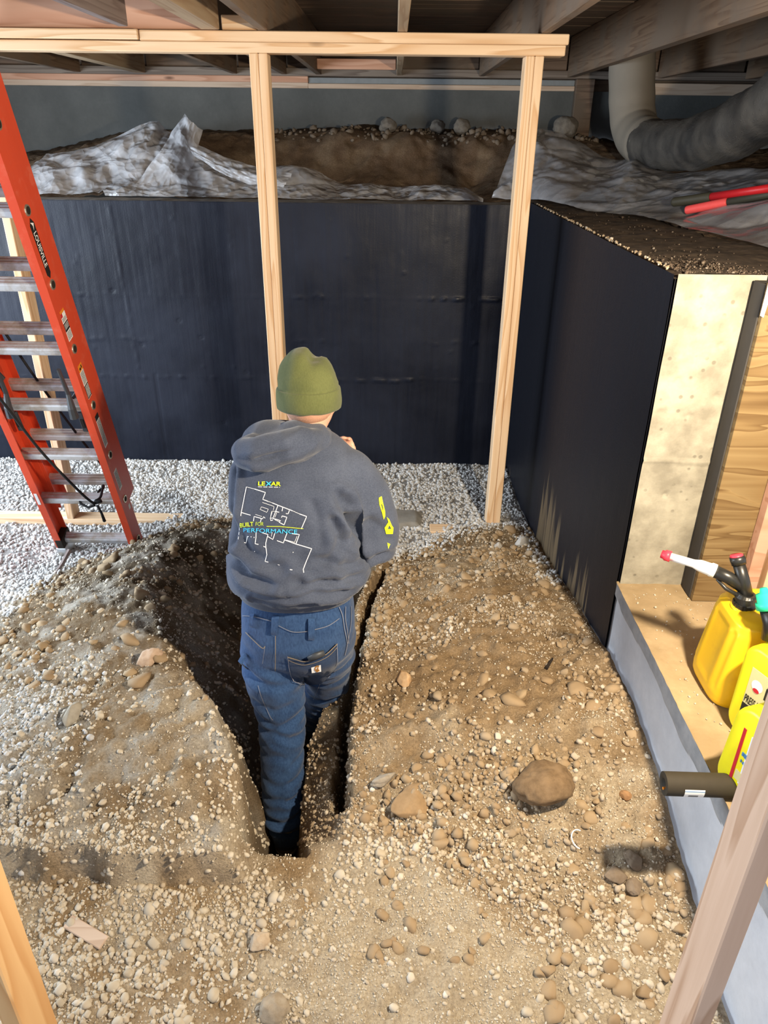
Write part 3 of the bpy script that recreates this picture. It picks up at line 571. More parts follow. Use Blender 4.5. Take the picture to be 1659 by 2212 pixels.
# ================================================================ STONES AND GRAVEL
def ico(sub):
    bm = bmesh.new(); bmesh.ops.create_icosphere(bm, subdivisions=sub, radius=1); bm.verts.index_update()
    v = np.array([q.co for q in bm.verts]); f = np.array([[q.index for q in g.verts] for g in bm.faces]); bm.free(); return v, f
IV, IF = ico(1); IV2, IF2 = ico(2); IV3, IF3 = ico(4)
def rotm(k):
    q = rng.normal(size=(k, 4)); q /= np.linalg.norm(q, axis=1)[:, None]; w, x, y, z = q.T
    return np.stack([np.stack([1-2*(y*y+z*z), 2*(x*y-z*w), 2*(x*z+y*w)], -1), np.stack([2*(x*y+z*w), 1-2*(x*x+z*z), 2*(y*z-x*w)], -1), np.stack([2*(x*z-y*w), 2*(y*z+x*w), 1-2*(x*x+y*y)], -1)], -2)
def pebble_mesh(name, x, y, r, sink=.35, zf=hgt):
    k = len(x); z = zf(x, y)+r*(.55-sink); sc = np.stack([r*rng.uniform(.8, 1.25, k), r*rng.uniform(.65, 1.0, k), r*rng.uniform(.5, .85, k)], -1)
    V = IV[None]*(1+rng.uniform(-.16, .16, (k, len(IV), 1)))*sc[:, None]; V = np.einsum('kij,kvj->kvi', rotm(k), V)+np.stack([x, y, z], -1)[:, None]
    F = IF[None]+(np.arange(k)*len(IV))[:, None, None]; return np_mesh(name, V.reshape(-1, 3), F.reshape(-1, 3))
CV, UVv, RV = np.array([0, 0, 1.92]), np.array(Uv), np.array(Rv)
FVv = np.array(Fv)
def on_frame(x, y, z, m=60):
    """rough test: could this bit of ground be seen from about where the photograph was taken"""
    p = np.stack([x, y, z], -1)-CV; dd = p @ FVv; u = 829+1570*(p @ RV)/dd; v = 1106-1570*(p @ UVv)/dd
    return (dd > .2) & (u > -m*3) & (u < 1659+m*3) & (v < 2212+m*4)
def scatter(k, x0, x1, y0, y1, dens):
    x = rng.uniform(x0, x1, k); y = rng.uniform(y0, y1, k); d = dens(x, y); keep = rng.uniform(size=k) < d; x, y = x[keep], y[keep]
    q = on_frame(x, y, hgt(x, y)); return x[q], y[q]
def in_l(x, y): return sdf(x, y, LPOLY)
def in_r(x, y): return sdf(x, y, RPOLY)
def tr_in(x, y): return sdf(x, y, TPOLY)
# gravel floor: a dense back field and patchy foreground
bx, by = scatter(60000, -3.3, .75, 1.6, 4.39, lambda x, y: np.clip(1-6*np.maximum(in_l(x, y), in_r(x, y)), 0, 1)*np.where((y < 2.6) & (x > -1.2), 0, 1)*(.75+.25*(fbm(x, y, 6, 2, 7) > -.2)))
br = rng.uniform(.0055, .0118, len(bx))*rng.choice([1, 1, 1, 1.35], len(bx))
link('gravel', pebble_mesh('gravel', bx, by, br), M['pebble_grey'], floor, True)['kind'] = 'stuff'
def fgd(x, y):
    n = fbm(x, y, 3.0, 4, 201)+.5*fbm(x, y, 9, 3, 202); w = ss(-.42, .25, n)+.5*ss(.55, .9, np.abs(x-.0)*0+vn(x*2, y*2, 3))*0
    return np.clip(.06+.8*w*w, 0, 1)*np.clip(1-5*np.maximum(in_l(x, y)-.02, in_r(x, y)-.05), 0, 1)
fx, fy = scatter(26000, -1.6, .75, .55, 1.7, fgd); frr = np.clip(rng.lognormal(-5.15, .36, len(fx)), .003, .0115)
link('gravel', pebble_mesh('gravel', fx, fy, frr, .55), M['pebble_tan'], floor, True)['kind'] = 'stuff'
def ld(x, y):
    n = fbm(x, y, 4, 4, 211); g = (1-ss(-1.25, -.75, x))*(1-ss(1.6, 2.2, y)); return np.clip(in_l(x, y)*30+.4, 0, 1)*np.clip(.05+.15*ss(-.1, .5, n)+.8*g+.16*(tr_in(x, y) > 0), 0, 1)*(tr_in(x, y) < .35)
lx, ly = scatter(34000, -1.9, -.26, 1.22, 3.55, ld); lr = np.clip(rng.lognormal(-5.15, .38, len(lx)), .003, .012); gq = (1-ss(-1.2, -.7, lx+.1*fbm(lx, ly, 5, 2, 9)))*(1-ss(1.6, 2.3, ly)) > rng.uniform(.1, .8, len(lx))
for q_, m_ in ((~gq, 'pebble_tan'), (gq, 'pebble_grey')): link('gravel', pebble_mesh('gravel', lx[q_], ly[q_], lr[q_], .5), M[m_], moundL, True)['kind'] = 'stuff'
def rd(x, y):
    n = fbm(x, y, 4.5, 4, 221); lip = np.exp(-(seg_dist(x, y, CRACK)/.10)**2)*(x > -.12); low = ss(.15, .6, fbm(x, y, 3.2, 3, 224)+.75*ss(1.9, 1.2, y))
    return np.clip(in_r(x, y)*30+.3, 0, 1)*np.clip(.035+.30*ss(.1, .55, n)+.22*lip+.34*low, 0, 1)*(tr_in(x, y) < .02)
rx, ry = scatter(32000, -.28, .755, 1.0, 3.5, rd); rr2 = np.clip(rng.lognormal(-5.2, .42, len(rx)), .0025, .012)
link('gravel', pebble_mesh('gravel', rx, ry, rr2), M['pebble_brown'], moundR, True)['kind'] = 'stuff'
# grit: the finest grains, lying on the dirt and between the pebbles
def grit(k, x0, x1, y0, y1, dens, mat, par):
    x, y = scatter(k, x0, x1, y0, y1, dens); link('grit', pebble_mesh('grit', x, y, np.clip(rng.lognormal(-6.15, .35, len(x)), .0014, .0042), .4), mat, par, True)['kind'] = 'stuff'
grit(42000, -1.4, .75, .6, 1.5, lambda x, y: np.clip(1-5*np.maximum(in_l(x, y)-.02, in_r(x, y)-.05), 0, 1)*(.25+.75*ss(-.3, .3, fbm(x, y, 6, 3, 301))), M['pebble_tan'], floor)
grit(36000, -1.85, -.3, 1.22, 3.5, lambda x, y: (in_l(x, y) > 0)*(tr_in(x, y) < .15)*(.15+.85*ss(-.2, .4, fbm(x, y, 6, 3, 302))), M['pebble_tan'], moundL)
grit(40000, -.27, .755, 1.0, 3.45, lambda x, y: (in_r(x, y) > 0)*(tr_in(x, y) < 0)*(.12+.88*ss(-.1, .45, fbm(x, y, 6, 3, 303))), M['pebble_tan'], moundR)
# clods: rough lumps of the same soil
cx2, cy2 = scatter(4200, -.1, .75, .95, 3.42, lambda x, y: np.clip(in_r(x, y)*20, 0, 1)*ss(.12, .5, fbm(x, y, 4, 3, 231))*(tr_in(x, y) < 0)); cr2 = np.clip(rng.lognormal(-4.55, .42, len(cx2)), .005, .024)
link('clods', pebble_mesh('clods', cx2, cy2, cr2, .5), M['clod'], moundR, True)['kind'] = 'stuff'
cx3, cy3 = scatter(3600, -1.8, -.3, 1.3, 3.5, lambda x, y: np.clip(in_l(x, y)*20, 0, 1)*ss(.05, .5, fbm(x, y, 4, 3, 241))*ss(1.6, 2.2, y)); cr3 = np.clip(rng.lognormal(-4.6, .4, len(cx3)), .005, .022)
link('clods', pebble_mesh('clods', cx3, cy3, cr3, .5), M['clod'], moundL, True)['kind'] = 'stuff'
# the largest stones, one object each
protos = []; clods = []
for i in range(10):
    v = IV2.copy(); n = np.array([mnoise.noise(Vector(q*1.3)+Vector((i*7.1, 0, 0))) for q in v]); v = v*(1+.28*n[:, None])
    if i % 3 == 0: v = np.clip(v, -.72, .72)
    v = v*np.array([1.0, .78, .62]); protos.append(np_mesh('stone', v, IF2))
    w = IV2.copy(); n = np.array([mnoise.noise(Vector(q*1.7)+Vector((i*3.1, 4, 0)))+.5*mnoise.noise(Vector(q*4.5)+Vector((i*3.1, 4, 9))) for q in w]); w = w*(1+.42*n[:, None])
    for k in range(6):
        a = np.array(Vector((math.sin(i*5+k*2.4), math.cos(i*3+k*1.7), math.sin(k*4.1+i))).normalized()); w = w-np.maximum(w @ a-.62, 0)[:, None]*a
    clods.append(np_mesh('dirt_clod', w*np.array([1.0, .85, .60]), IF2))
def stones(k, x0, x1, y0, y1, dens, rlo, rhi, mat, parent, name='stone', sink=.25):
    x, y = scatter(k*40, x0, x1, y0, y1, dens); x, y = x[:k], y[:k]; z = hgt(x, y); ms = []
    for p in (clods if name == 'dirt_clod' else protos):
        q = p.copy(); q.materials.append(mat); q.polygons.foreach_set('use_smooth', [True]*len(q.polygons)); q.name = name; ms.append(q)
    for i in range(len(x)):
        o = bpy.data.objects.new(name, random.choice(ms)); COL.objects.link(o); o.parent = parent; r = random.uniform(rlo, rhi)*random.choice((1, 1, 1, 1.4))
        o.location = (x[i], y[i], z[i]+r*(.5-sink)); o.scale = (r, r, r); o.rotation_euler = (random.uniform(-.6, .6), random.uniform(-.6, .6), random.uniform(0, 6.28))
stones(210, -1.2, .74, .62, 1.35, lambda x, y: fgd(x, y)*(in_r(x, y) < .02)*(in_l(x, y) < .0), .008, .0135, M['pebble_tan'], floor, sink=.35)
stones(85, -2.4, .7, 2.4, 4.3, lambda x, y: (in_l(x, y) < -.02)*(in_r(x, y) < -.02)*1.0, .011, .016, M['pebble_grey'], floor)
stones(150, -1.7, -.36, 1.26, 3.4, lambda x, y: (in_l(x, y) > .03)*(tr_in(x, y) < .25)*(.4+.6*(fbm(x, y, 4, 3, 251) > 0)), .007, .0145, M['pebble_tan'], moundL, sink=.4)
stones(130, .0, .74, 1.08, 3.3, lambda x, y: (in_r(x, y) > .03)*(tr_in(x, y) < 0)*(.3+.7*(fbm(x, y, 4, 3, 221) > .05)), .008, .016, M['pebble_brown'], moundR)
stones(120, .0, .74, 1.02, 3.35, lambda x, y: (in_r(x, y) > .03)*(tr_in(x, y) < 0)*(.15+.6*ss(-.02, .4, fbm(x, y, 6, 3, 231))+.5*ss(.45, .7, x)), .014, .030, M['clod'], moundR, 'dirt_clod', .62)
stones(46, .36, .72, .78, 1.16, lambda x, y: 1.0+0*x, .013, .026, M['clod'], floor, 'dirt_clod', .5)
stones(34, -.02, .26, 1.02, 1.28, lambda x, y: ss(-.1, .3, fbm(x, y, 8, 3, 55)), .011, .020, M['clod'], floor, 'dirt_clod', .5)
stones(60, -1.5, -.4, 1.8, 3.45, lambda x, y: (in_l(x, y) > .05)*(tr_in(x, y) < .1)*1.0, .018, .034, M['clod'], moundL, 'dirt_clod', .4)
def rock(name, x, y, size, c, d, lab, cat, seed, sink=.3, sharp=.75, rz=0.0, z=None):
    v = IV3.copy(); n = np.array([mnoise.noise(Vector(q*1.1)+Vector((seed*3.7, 1, 2)))+.35*mnoise.noise(Vector(q*3.3)+Vector((seed, 5, 2)))+.16*mnoise.noise(Vector(q*8.5)+Vector((seed, 7, 2))) for q in v]); v = v*(1+.30*n[:, None])
    for k in range(7):                                                # flat broken faces
        a = np.array(Vector((math.sin(seed*5+k*2.4), math.cos(seed*3+k*1.7), math.sin(k*4.1+seed))).normalized()); h = v @ a; v = v-np.maximum(h-sharp, 0)[:, None]*a*.9
    o = link(name, np_mesh(name, v*np.array(size)/2, IF3), rock_mat(name, c, d), smooth=True); zz = gh(x, y) if z is None else z
    o.location = (x, y, zz+size[2]*(.5-sink)); o.rotation_euler = (.1, -.12, rz); tag(o, lab, cat); return o
rock('rock', -.80, 1.935, (.085, .065, .060), (.50, .38, .28), (.36, .25, .17), 'pinkish angular rock on the lip of the left mound', 'rock', 1, rz=.5)
rock('rock', -.94, 1.64, (.075, .055, .070), (.34, .31, .25), (.25, .22, .17), 'grey wedge-shaped rock among pale gravel on the left mound', 'rock', 2, sharp=.6, rz=1.2)
rock('rock', .06, 1.93, (.050, .075, .045), (.56, .40, .24), (.42, .26, .13), 'small orange-tan rock near the trench lip', 'rock', 3, rz=.4)
rock('dirt_lump', .435, 1.425, (.165, .135, .085), (.205, .138, .078), (.12, .078, .042), 'large dark brown lump of soil on the right mound', 'soil lump', 4, sharp=.85, rz=.2)
rock('rock', .665, 3.15, (.075, .055, .06), (.42, .41, .39), (.32, .31, .29), 'pale grey rubble chunk against the black right wall', 'rock', 5, rz=.3)
rock('rock', .53, 3.04, (.05, .045, .055), (.42, .40, .37), (.30, .27, .23), 'grey stone chip below the right timber stud', 'rock', 6, rz=1.0)
rock('rock', -.295, 1.07, (.055, .045, .04), (.50, .42, .32), (.36, .27, .18), 'tan stone in front of the trench end', 'rock', 7, rz=.7)
rock('rock', -.235, .915, (.075, .06, .05), (.34, .29, .22), (.24, .19, .13), 'buff rock at the bottom edge of the foreground', 'rock', 8, rz=.2)
rock('rock', .66, 1.42, (.035, .03, .03), (.36, .21, .10), (.28, .15, .07), 'rusty brown stone beside the stem wall', 'rock', 9)
rock('rock', -.005, 1.52, (.085, .032, .035), (.33, .30, .25), (.24, .20, .15), 'long grey stone lying by the end of the fissure', 'rock', 10, rz=.5)
rock('dirt_lump', .08, 1.44, (.12, .10, .035), (.31, .21, .115), (.24, .16, .085), 'flat ochre soil lump right of the long grey stone', 'soil lump', 11, rz=.8)
for i, (x, y, sz, lab) in enumerate([(.585, 1.215, .055, 'left soil lump of three in the dark shadow of the foam sleeve'), (.625, 1.19, .050, 'front soil lump of three in the dark shadow of the foam sleeve'), (.64, 1.25, .058, 'soil lump nearest the stem wall in the shadow of the foam sleeve')]):
    o = rock('dirt_lump', x, y, (sz, sz*.8, sz*.6), (.22, .17, .12), (.15, .11, .075), lab, 'soil lump', 20+i, rz=i*1.1); o['group'] = 'soil lumps by the stem wall'
tag(MB().tube([(-1.545, 3.02, gh(-1.545, 3.02)+.075), (-1.565, 2.96, gh(-1.565, 2.96)+.03), (-1.575, 2.90, gh(-1.575, 2.90)+.005)], [.012, .011, .004], n=6).obj('wood_splinter', M['old_grey']), 'dark splintered stake at the foot of the ladder', 'wood scrap')
tag(MB().tube([(.53, 1.91, gh(.53, 1.91)+.006), (.56, 1.96, gh(.56, 1.96)+.016)], [.006, .004], n=6).obj('twig', M['hole']), 'short dark twig on the right mound', 'twig')
tag(MB().box((-.06, -.016, -.004), (.06, .016, .004), ch=.002, M=Matrix.Translation((-.72, 1.085, gh(-.72, 1.085)+.006)) @ Matrix.Rotation(-.45, 4, 'Z') @ Matrix.Rotation(.25, 4, 'X')).obj('wood_scrap', M['sill_pale']), 'thin pale wood scrap in the gravel at lower left', 'wood scrap')
tag(MB().tube([(.51+.02*math.cos(t), 1.30+.022*math.sin(t), gh(.51, 1.3)+.010+.012*math.sin(t*.8)) for t in np.linspace(1.2, 4.6, 12)], .0018, n=6).obj('wire_offcut', M['plas_white']), 'curled white wire offcut on the tan dirt', 'wire')

A, B = np.meshgrid(np.linspace(-.17, .17, 40), np.linspace(-.11, .13, 30)); e_ = np.maximum(np.abs(A+.03*fbm(A, B, 9, 3, 5))/.15, np.abs(B+.03*fbm(A, B, 8, 3, 6))/.10)
tag(link('concrete_pad', grid_mesh('concrete_pad', np.stack([A, B, .022*(1-ss(.75, 1.0, e_))-.02*ss(.95, 1.1, e_)+.002*fbm(A, B, 30, 3, 4)], -1), 40, 30), mk_concrete('pad', (.22, .21, .19), (.30, .29, .26), False, 8), smooth=True), 'flat grey concrete patch in the gravel right of the person', 'concrete pad').location = (.045, 3.60, .008)

# rocks on the soil bank
for i, (x, y, z, s, lab) in enumerate([(.30, 5.80, 1.985, .105, 'round grey cobble on the bank, left of two beside each other'), (.47, 5.80, 1.98, .125, 'larger round grey cobble on the bank, right of two beside each other'), (1.18, 5.72, 1.98, .17, 'big pale cobble on the bank behind the dusty sheet'), (-.05, 5.78, 1.985, .12, 'flat grey slab of rubble on the bank, left of the two cobbles')]):
    o = rock('cobble', x, y, (s, s*.8, s*.85), (.20, .18, .15), (.13, .115, .10), lab, 'rock', 30+i, z=z-.03, sharp=.92); o['group'] = 'stones on the soil bank'
bxx = rng.uniform(-.9, 1.5, 260); byy = rng.uniform(5.60, 5.9, 260)
link('rubble', pebble_mesh('rubble', bxx, byy, np.clip(rng.lognormal(-4.1, .4, 260), .008, .04), .4, bh), M['rubble'], bank, True)['kind'] = 'stuff'
dx = np.concatenate([rng.uniform(.785, 1.02, 520), rng.uniform(.78, 1.1, 120)]); dy = np.concatenate([2.06+np.abs(rng.normal(0, .16, 520)), rng.uniform(2.05, 3.8, 120)])
link('debris', pebble_mesh('debris', dx, dy, np.clip(rng.lognormal(-6.1, .45, 640), .001, .006), .2, lambda x, y: 1.594+0*x), M['flake'], wr, True)['kind'] = 'stuff'
ex = .775+np.abs(rng.normal(0, .008, 160)); ey = rng.uniform(2.15, 4.35, 160)
link('debris', pebble_mesh('debris', ex, ey, np.clip(rng.lognormal(-5.3, .35, 160), .002, .008), .2, lambda x, y: 1.590+0*x), M['pebble_brown'], wr, True)['kind'] = 'stuff'
lx2 = rng.uniform(.79, 1.2, 260); ly2 = rng.uniform(1.2, 2.03, 260)
link('debris', pebble_mesh('debris', lx2, ly2, np.clip(rng.lognormal(-6.0, .4, 260), .0012, .005), .2, lambda x, y: .602+0*x), M['pebble_tan'], lw, True)['kind'] = 'stuff'

# ================================================================ LADDER
Lk = .31; Lz = Vector((0, -Lk, 1)).normalized(); Lx = Vector((1, 0, 0)); Ly = Lz.cross(Lx)           # local z runs up the rail, y through the ladder towards the wall
lad = tag(empty('extension_ladder'), 'orange fibreglass extension ladder with aluminium rungs leaning at left', 'ladder')
lad.matrix_world = Matrix(((Lx.x, Ly.x, Lz.x, -1.268), (Lx.y, Ly.y, Lz.y, 3.165), (Lx.z, Ly.z, Lz.z, .0), (0, 0, 0, 1)))
LAD_M = lad.matrix_world.copy()
def channel(x, sgn, y0, w, fl, th, z0, z1):
    mb = MB(); x1 = x-sgn*th
    P = [(x, y0), (x, y0+w), (x-sgn*fl, y0+w), (x-sgn*fl, y0+w-th), (x1, y0+w-th), (x1, y0+th), (x-sgn*fl, y0+th), (x-sgn*fl, y0)]
    if sgn < 0: P = P[::-1]
    mb.loft([[(a, b, z0) for a, b in P], [(a, b, z1) for a, b in P]]); return mb
XW = .405
def rail(name, x, sgn, y0, z0, z1, lab=None, bottom=None):
    o = channel(x, sgn, y0, .098, .034, .005, z0, z1).obj(name, M['fibre'], lad)
    if lab: o['label'] = lab
    return o
rr_ = rail('rail', 0, 1, 0, -.03, 2.30, 'right front rail with stickers'); rl_ = rail('rail', -XW, -1, 0, -.02, 2.30, 'left front rail')
rail('rear_rail', -.012, 1, .102, .29, 2.30); rail('rear_rail', -XW+.012, -1, .102, .24, 2.30)
RS = .276
def rung(z, y, x0, x1, ring):
    P = [(-.020, -.012), (.020, -.012), (.024, -.004), (.024, .012), (.020, .016), (-.018, .016), (-.022, .011), (-.022, -.005)]
    mb = MB(); c, s_ = math.cos(math.atan(Lk)), math.sin(math.atan(Lk))
    mb.loft([[(x, y+.050+a*c-b*s_*-1*0+b*0, z+b*1.0-a*s_*-1) for a, b in P] for x in (x0, x1)])
    for k in range(3): mb.box((x0+.006, y+.050-.016+k*.014, z+.0165-.005+k*.0043), (x1-.006, y+.050-.012+k*.014, z+.0185-.005+k*.0043))
    o = mb.obj('rung', M['alu'], lad)
    if ring:
        MB().tube([(x1+.003, y+.050, z+.002), (x1+.0075, y+.050, z+.002)], [.021, .019], n=20).obj('rung_collar', M['steel'], o); MB().tube([(x1+.006, y+.050, z+.002), (x1+.0085, y+.050, z+.002)], [.0135, .0135], n=16).obj('rung_bore', M['hole'], o)
    return o
for k in range(8):
    z = .080+k*RS
    rung(z, 0, -XW+.004, -.004, True)
    if k >= 1: rung(z+.030, .102, -XW+.016, -.016, False)
# feet
MB().box((-XW-.004, -.006, -.055), (-XW+.045, .09, .055), ch=.003).obj('foot', M['alu'], lad); MB().box((-.045, -.004, -.055), (.004, .09, .03), ch=.003).obj('foot', M['fibre'], lad)
MB().box((-XW+.006, -.003, .0), (-XW+.040, .10, .11), ch=.002).obj('foot_pad', M['hole'], lad)
# rung locks
for x, fl in ((-.058, 1), (-XW+.055, -1)):
    z = .080+3*RS
    mb = MB().tube([(x-.02*fl, .02, z+.20), (x-.016*fl, .02, z+.08), (x-.012*fl, .0, z+.02), (x-.012*fl, -.006, z-.025)], [.008, .010, .017, .019], n=8)
    mb.tube([(x-.01*fl, .03, z+.05), (x+.025*fl, .07, z+.085)], .007, n=8); o = mb.obj('rung_lock', M['lockmetal'], lad)
    MB().box((x-.004*fl-.012, .03, z-.13), (x-.004*fl+.012, .045, z-.03), ch=.003).obj('latch', M['lockmetal'], o); MB().box((x-.004*fl-.006, .026, z-.105), (x-.004*fl+.006, .05, z-.06)).obj('latch_slot', M['hole'], o)
    MB().tube([(x+.03*fl, .04, z-.05), (x+.045*fl, .04, z-.05)], .03, n=14).obj('lock_wheel', M['fibre'], o)
MB().tube([(-XW-.01, -.012, 1.24), (-XW-.03, .01, 1.16), (-XW+.01, .06, 1.10), (-XW+.05, .07, 1.02)], [.022, .026, .026, .014], n=10).obj('pulley_bracket', M['lockmetal'], lad)
# stickers on the outer face of the right rail (lettering runs along the rail)
def text_mesh(body, size, bold=0.0, align='LEFT', spacing=1.0, shear=0.0):
    cu = bpy.data.curves.new('txt', 'FONT'); cu.body = body; cu.size = size; cu.offset = bold; cu.align_x = align; cu.space_character = spacing; cu.shear = shear; cu.resolution_u = 3; cu.fill_mode = 'FRONT'
    o = bpy.data.objects.new('txt', cu); COL.objects.link(o); dg = bpy.context.evaluated_depsgraph_get(); dg.update()
    me = bpy.data.meshes.new_from_object(o.evaluated_get(dg)); v = [tuple(q.co) for q in me.vertices]; f = [tuple(p.vertices) for p in me.polygons]
    bpy.data.objects.remove(o); bpy.data.curves.remove(cu); bpy.data.meshes.remove(me); return v, f
def sticker(mb, y0, y1, z0, z1, mi, x=.0012): mb.box((0, y0, z0), (x, y1, z1), mi)
mats_st = [M['white'], M['ink'], M['orange'], M['red_ink']]
rnd2 = random.Random(4)
def fine_print(mb, y0, y1, z0, z1, mi, pitch=.0042, x=.0016):
    z = z1-pitch
    while z > z0+.002:
        y = y0+.002
        while y < y1-.004:
            w = rnd2.uniform(.004, .012); mb.box((x-.0004, y, z), (x, min(y+w, y1-.002), z+pitch*.42), mi); y += w+.002
        z -= pitch
def rail_text(txt, size, yb, ztop, mi, mb, x=.0018, bold=0.0, sx=1.0):
    v, f = text_mesh(txt, size, bold); mb.add([(x, yb+b, ztop-a*sx) for a, b, _ in v], f, mi)
# name decal
mb = MB(); P = [(.030, 1.690), (.048, 1.712), (.066, 1.690), (.066, 1.505), (.050, 1.488), (.034, 1.505)]
mb.loft([[(0.0, a, b) for a, b in P][::-1], [(.0012, a, b) for a, b in P][::-1]], 1)
rail_text('LOUISVILLE', .033, .0365, 1.664, 0, mb, sx=.78, bold=.0005)
mb.add([(.0018, .036, 1.700), (.0018, .060, 1.690), (.0018, .045, 1.668), (.0018, .048, 1.684)], [(0, 1, 2, 3)], 0)
o = mb.obj('decal', mats_st, rr_); o['label'] = 'black decal with white lettering'
mb = MB(); sticker(mb, .030, .072, 1.230, 1.345, 0); sticker(mb, .030, .072, 1.271, 1.307, 1, .0014); sticker(mb, .032, .070, 1.345, 1.357, 2); sticker(mb, .030, .044, 1.331, 1.347, 3, .0014)
fine_print(mb, .030, .072, 1.233, 1.269, 1); fine_print(mb, .030, .072, 1.309, 1.329, 1); fine_print(mb, .030, .072, 1.273, 1.305, 0, .006); mb.obj('sticker', mats_st, rr_)['label'] = 'white and black warning sticker'
mb = MB(); sticker(mb, .028, .066, .955, 1.085, 0); sticker(mb, .028, .066, 1.085, 1.115, 2); sticker(mb, .034, .048, 1.092, 1.102, 1, .0016); sticker(mb, .052, .060, 1.094, 1.108, 1, .0016); fine_print(mb, .028, .066, 1.022, 1.083, 1, .0036); sticker(mb, .028, .066, .957, 1.020, 1, .0014); fine_print(mb, .028, .066, .959, 1.018, 0, .0060, .0018); mb.obj('sticker', mats_st, rr_)['label'] = 'long instruction sticker with orange heading'
mb = MB(); sticker(mb, .028, .064, .690, .860, 0); sticker(mb, .028, .064, .838, .862, 1, .0014); fine_print(mb, .028, .064, .695, .835, 1, .0052); mb.obj('sticker', mats_st, rr_)['label'] = 'lower instruction sticker with black heading'
mb = MB(); sticker(mb, .028, .064, .43, .545, 0); fine_print(mb, .028, .064, .435, .54, 1, .0052); mb.obj('sticker', mats_st, rr_)
mb = MB(); sticker(mb, .06, .078, .275, .305, 0); mb.obj('sticker', mats_st, rr_)
mb = MB(); mb.box((-XW+.007, -.0012, .36), (-XW+.021, -.0, .43), 0); mb.obj('sticker', mats_st, rl_)
# ropes
def rope(pts, r, lab, name='rope'):
    P = [Vector(p) for p in pts]; out = []
    for i in range(len(P)-1):
        for t in np.linspace(0, 1, 8, endpoint=False):
            p0, p1, p2, p3 = P[max(i-1, 0)], P[i], P[i+1], P[min(i+2, len(P)-1)]
            out.append(.5*((2*p1)+(-p0+p2)*t+(2*p0-5*p1+4*p2-p3)*t*t+(-p0+3*p1-3*p2+p3)*t**3))
    out.append(P[-1]); return MB().tube(out, r, n=8)
o = rope([(-XW-.01, -.03, 1.22), (-XW+.07, -.03, .99), (-XW+.15, -.035, .72), (-XW+.25, -.03, .47), (-XW+.29, -.022, .39)], .006, '').obj('rope', M['rope'], lad, True); o['label'] = 'black rope from pulley to knot on lower rung'
kb = MB(); rp = [(-XW+.29+.018*math.cos(t), .05+.055*math.sin(t), .385+.022*math.cos(t)+.01*math.sin(3*t)) for t in np.linspace(0, 12.5, 40)]; kb.tube(rp, .006, n=7)
kb.tube([(-XW+.28, -.01, .37), (-XW+.24, .0, .345), (-XW+.2, .02, .35), (-XW+.185, .05, .365)], .006, n=7); kb.tube([(-XW+.295, -.012, .37), (-XW+.30, -.01, .32), (-XW+.297, -.005, .26)], [.006, .006, .008], n=7); kb.tube([(-XW+.29, -.015, .39), (-XW+.32, -.01, .40)], [.008, .010], n=7)
kb.obj('rope_knot', M['rope'], lad, True)
rope([(-XW-.02, .17, 1.60), (-XW+.045, .165, 1.36), (-XW+.13, .16, 1.0), (-XW+.25, .15, .62), (-XW+.33, .14, .43)], .0055, '').obj('rope', M['rope'], lad, True)

# ================================================================ PLASTIC SHEETS, DUCT, TOOLS ON THE BANK
def sheet(name, bot, top, mat, seed, nu=330, nv=110, amp=.030, over=.012, fold=.02):
    b = np.array(bot, float); t = np.array(top, float)
    def samp(p, u):
        s_ = np.concatenate([[0], np.cumsum(np.linalg.norm(np.diff(p, axis=0), axis=1))]); s_ /= s_[-1]; return np.stack([np.interp(u, s_, p[:, k]) for k in range(3)], -1)
    u = np.linspace(0, 1, nu); v = np.linspace(0, 1, nv); PB = samp(b, u); PT = samp(t, u)
    P = PB[None]*(1-v[:, None, None])+PT[None]*v[:, None, None]; Vv = np.repeat(v[:, None], nu, 1)
    X = P[..., 0]; Q = P[..., 2]+P[..., 1]*.6
    env = np.sin(np.pi*np.clip(Vv*.92+.04, 0, 1))**.6
    w1 = ridged(X+.3*fbm(X, Q, 3, 2, seed+5), Q+.25*fbm(X, Q, 4, 2, seed+6), 3.1, 2, seed); w2 = ridged(X+.5*Q, Q-.4*X, 8.5, 3, seed+11); w3 = ridged(X-.7*Q, Q, 19, 2, seed+21)
    d = amp*1.6*(w1-.5)+amp*.55*(w2-.5)*ss(.25, .75, vn(X*2.2, Q*2.2, seed+31))+amp*.2*(w3-.4)*ss(.5, .7, vn(X*3, Q*3, seed+41))
    P[..., 1] -= env*d*.75+.03*env; P[..., 2] += env*d*.9+fold*env*fbm(X, Q, 5, 2, seed+51)
    P[..., 2] = np.maximum(P[..., 2], bh(P[..., 0], P[..., 1])*(P[..., 1] > 4.61)+over)
    return grid_mesh(name, P, nu, nv)
LB = [(-2.46, 4.60, 1.590), (-1.9, 4.63, 1.588), (-1.4, 4.60, 1.588), (-.8, 4.63, 1.586), (-.2, 4.60, 1.586), (.3, 4.60, 1.585), (.52, 4.62, 1.585)]
LT = [(-2.44, 5.1, 1.68), (-2.29, 5.1, 1.716), (-2.2, 5.1, 1.795), (-2.06, 5.1, 1.80), (-1.94, 5.15, 1.825), (-1.75, 5.18, 1.90), (-1.56, 5.2, 1.978), (-1.49, 5.2, 1.98), (-1.455, 5.2, 1.93), (-1.36, 5.15, 1.90), (-1.23, 5.1, 1.85), (-1.145, 5.1, 1.808), (-1.03, 5.1, 1.77), (-.865, 5.05, 1.727), (-.68, 5.1, 1.738), (-.505, 5.1, 1.714), (-.4, 5.05, 1.672), (-.31, 5.0, 1.641), (-.15, 5, 1.65), (.026, 5, 1.631), (.196, 4.9, 1.646), (.34, 4.9, 1.643), (.444, 4.8, 1.634), (.53, 4.70, 1.590)]
shL = tag(link('plastic_sheet', sheet('plastic_sheet', LB, LT, None, 300), M['poly'], smooth=True), 'shiny crumpled clear plastic sheet on the bank, left of the right timber stud', 'plastic sheet')
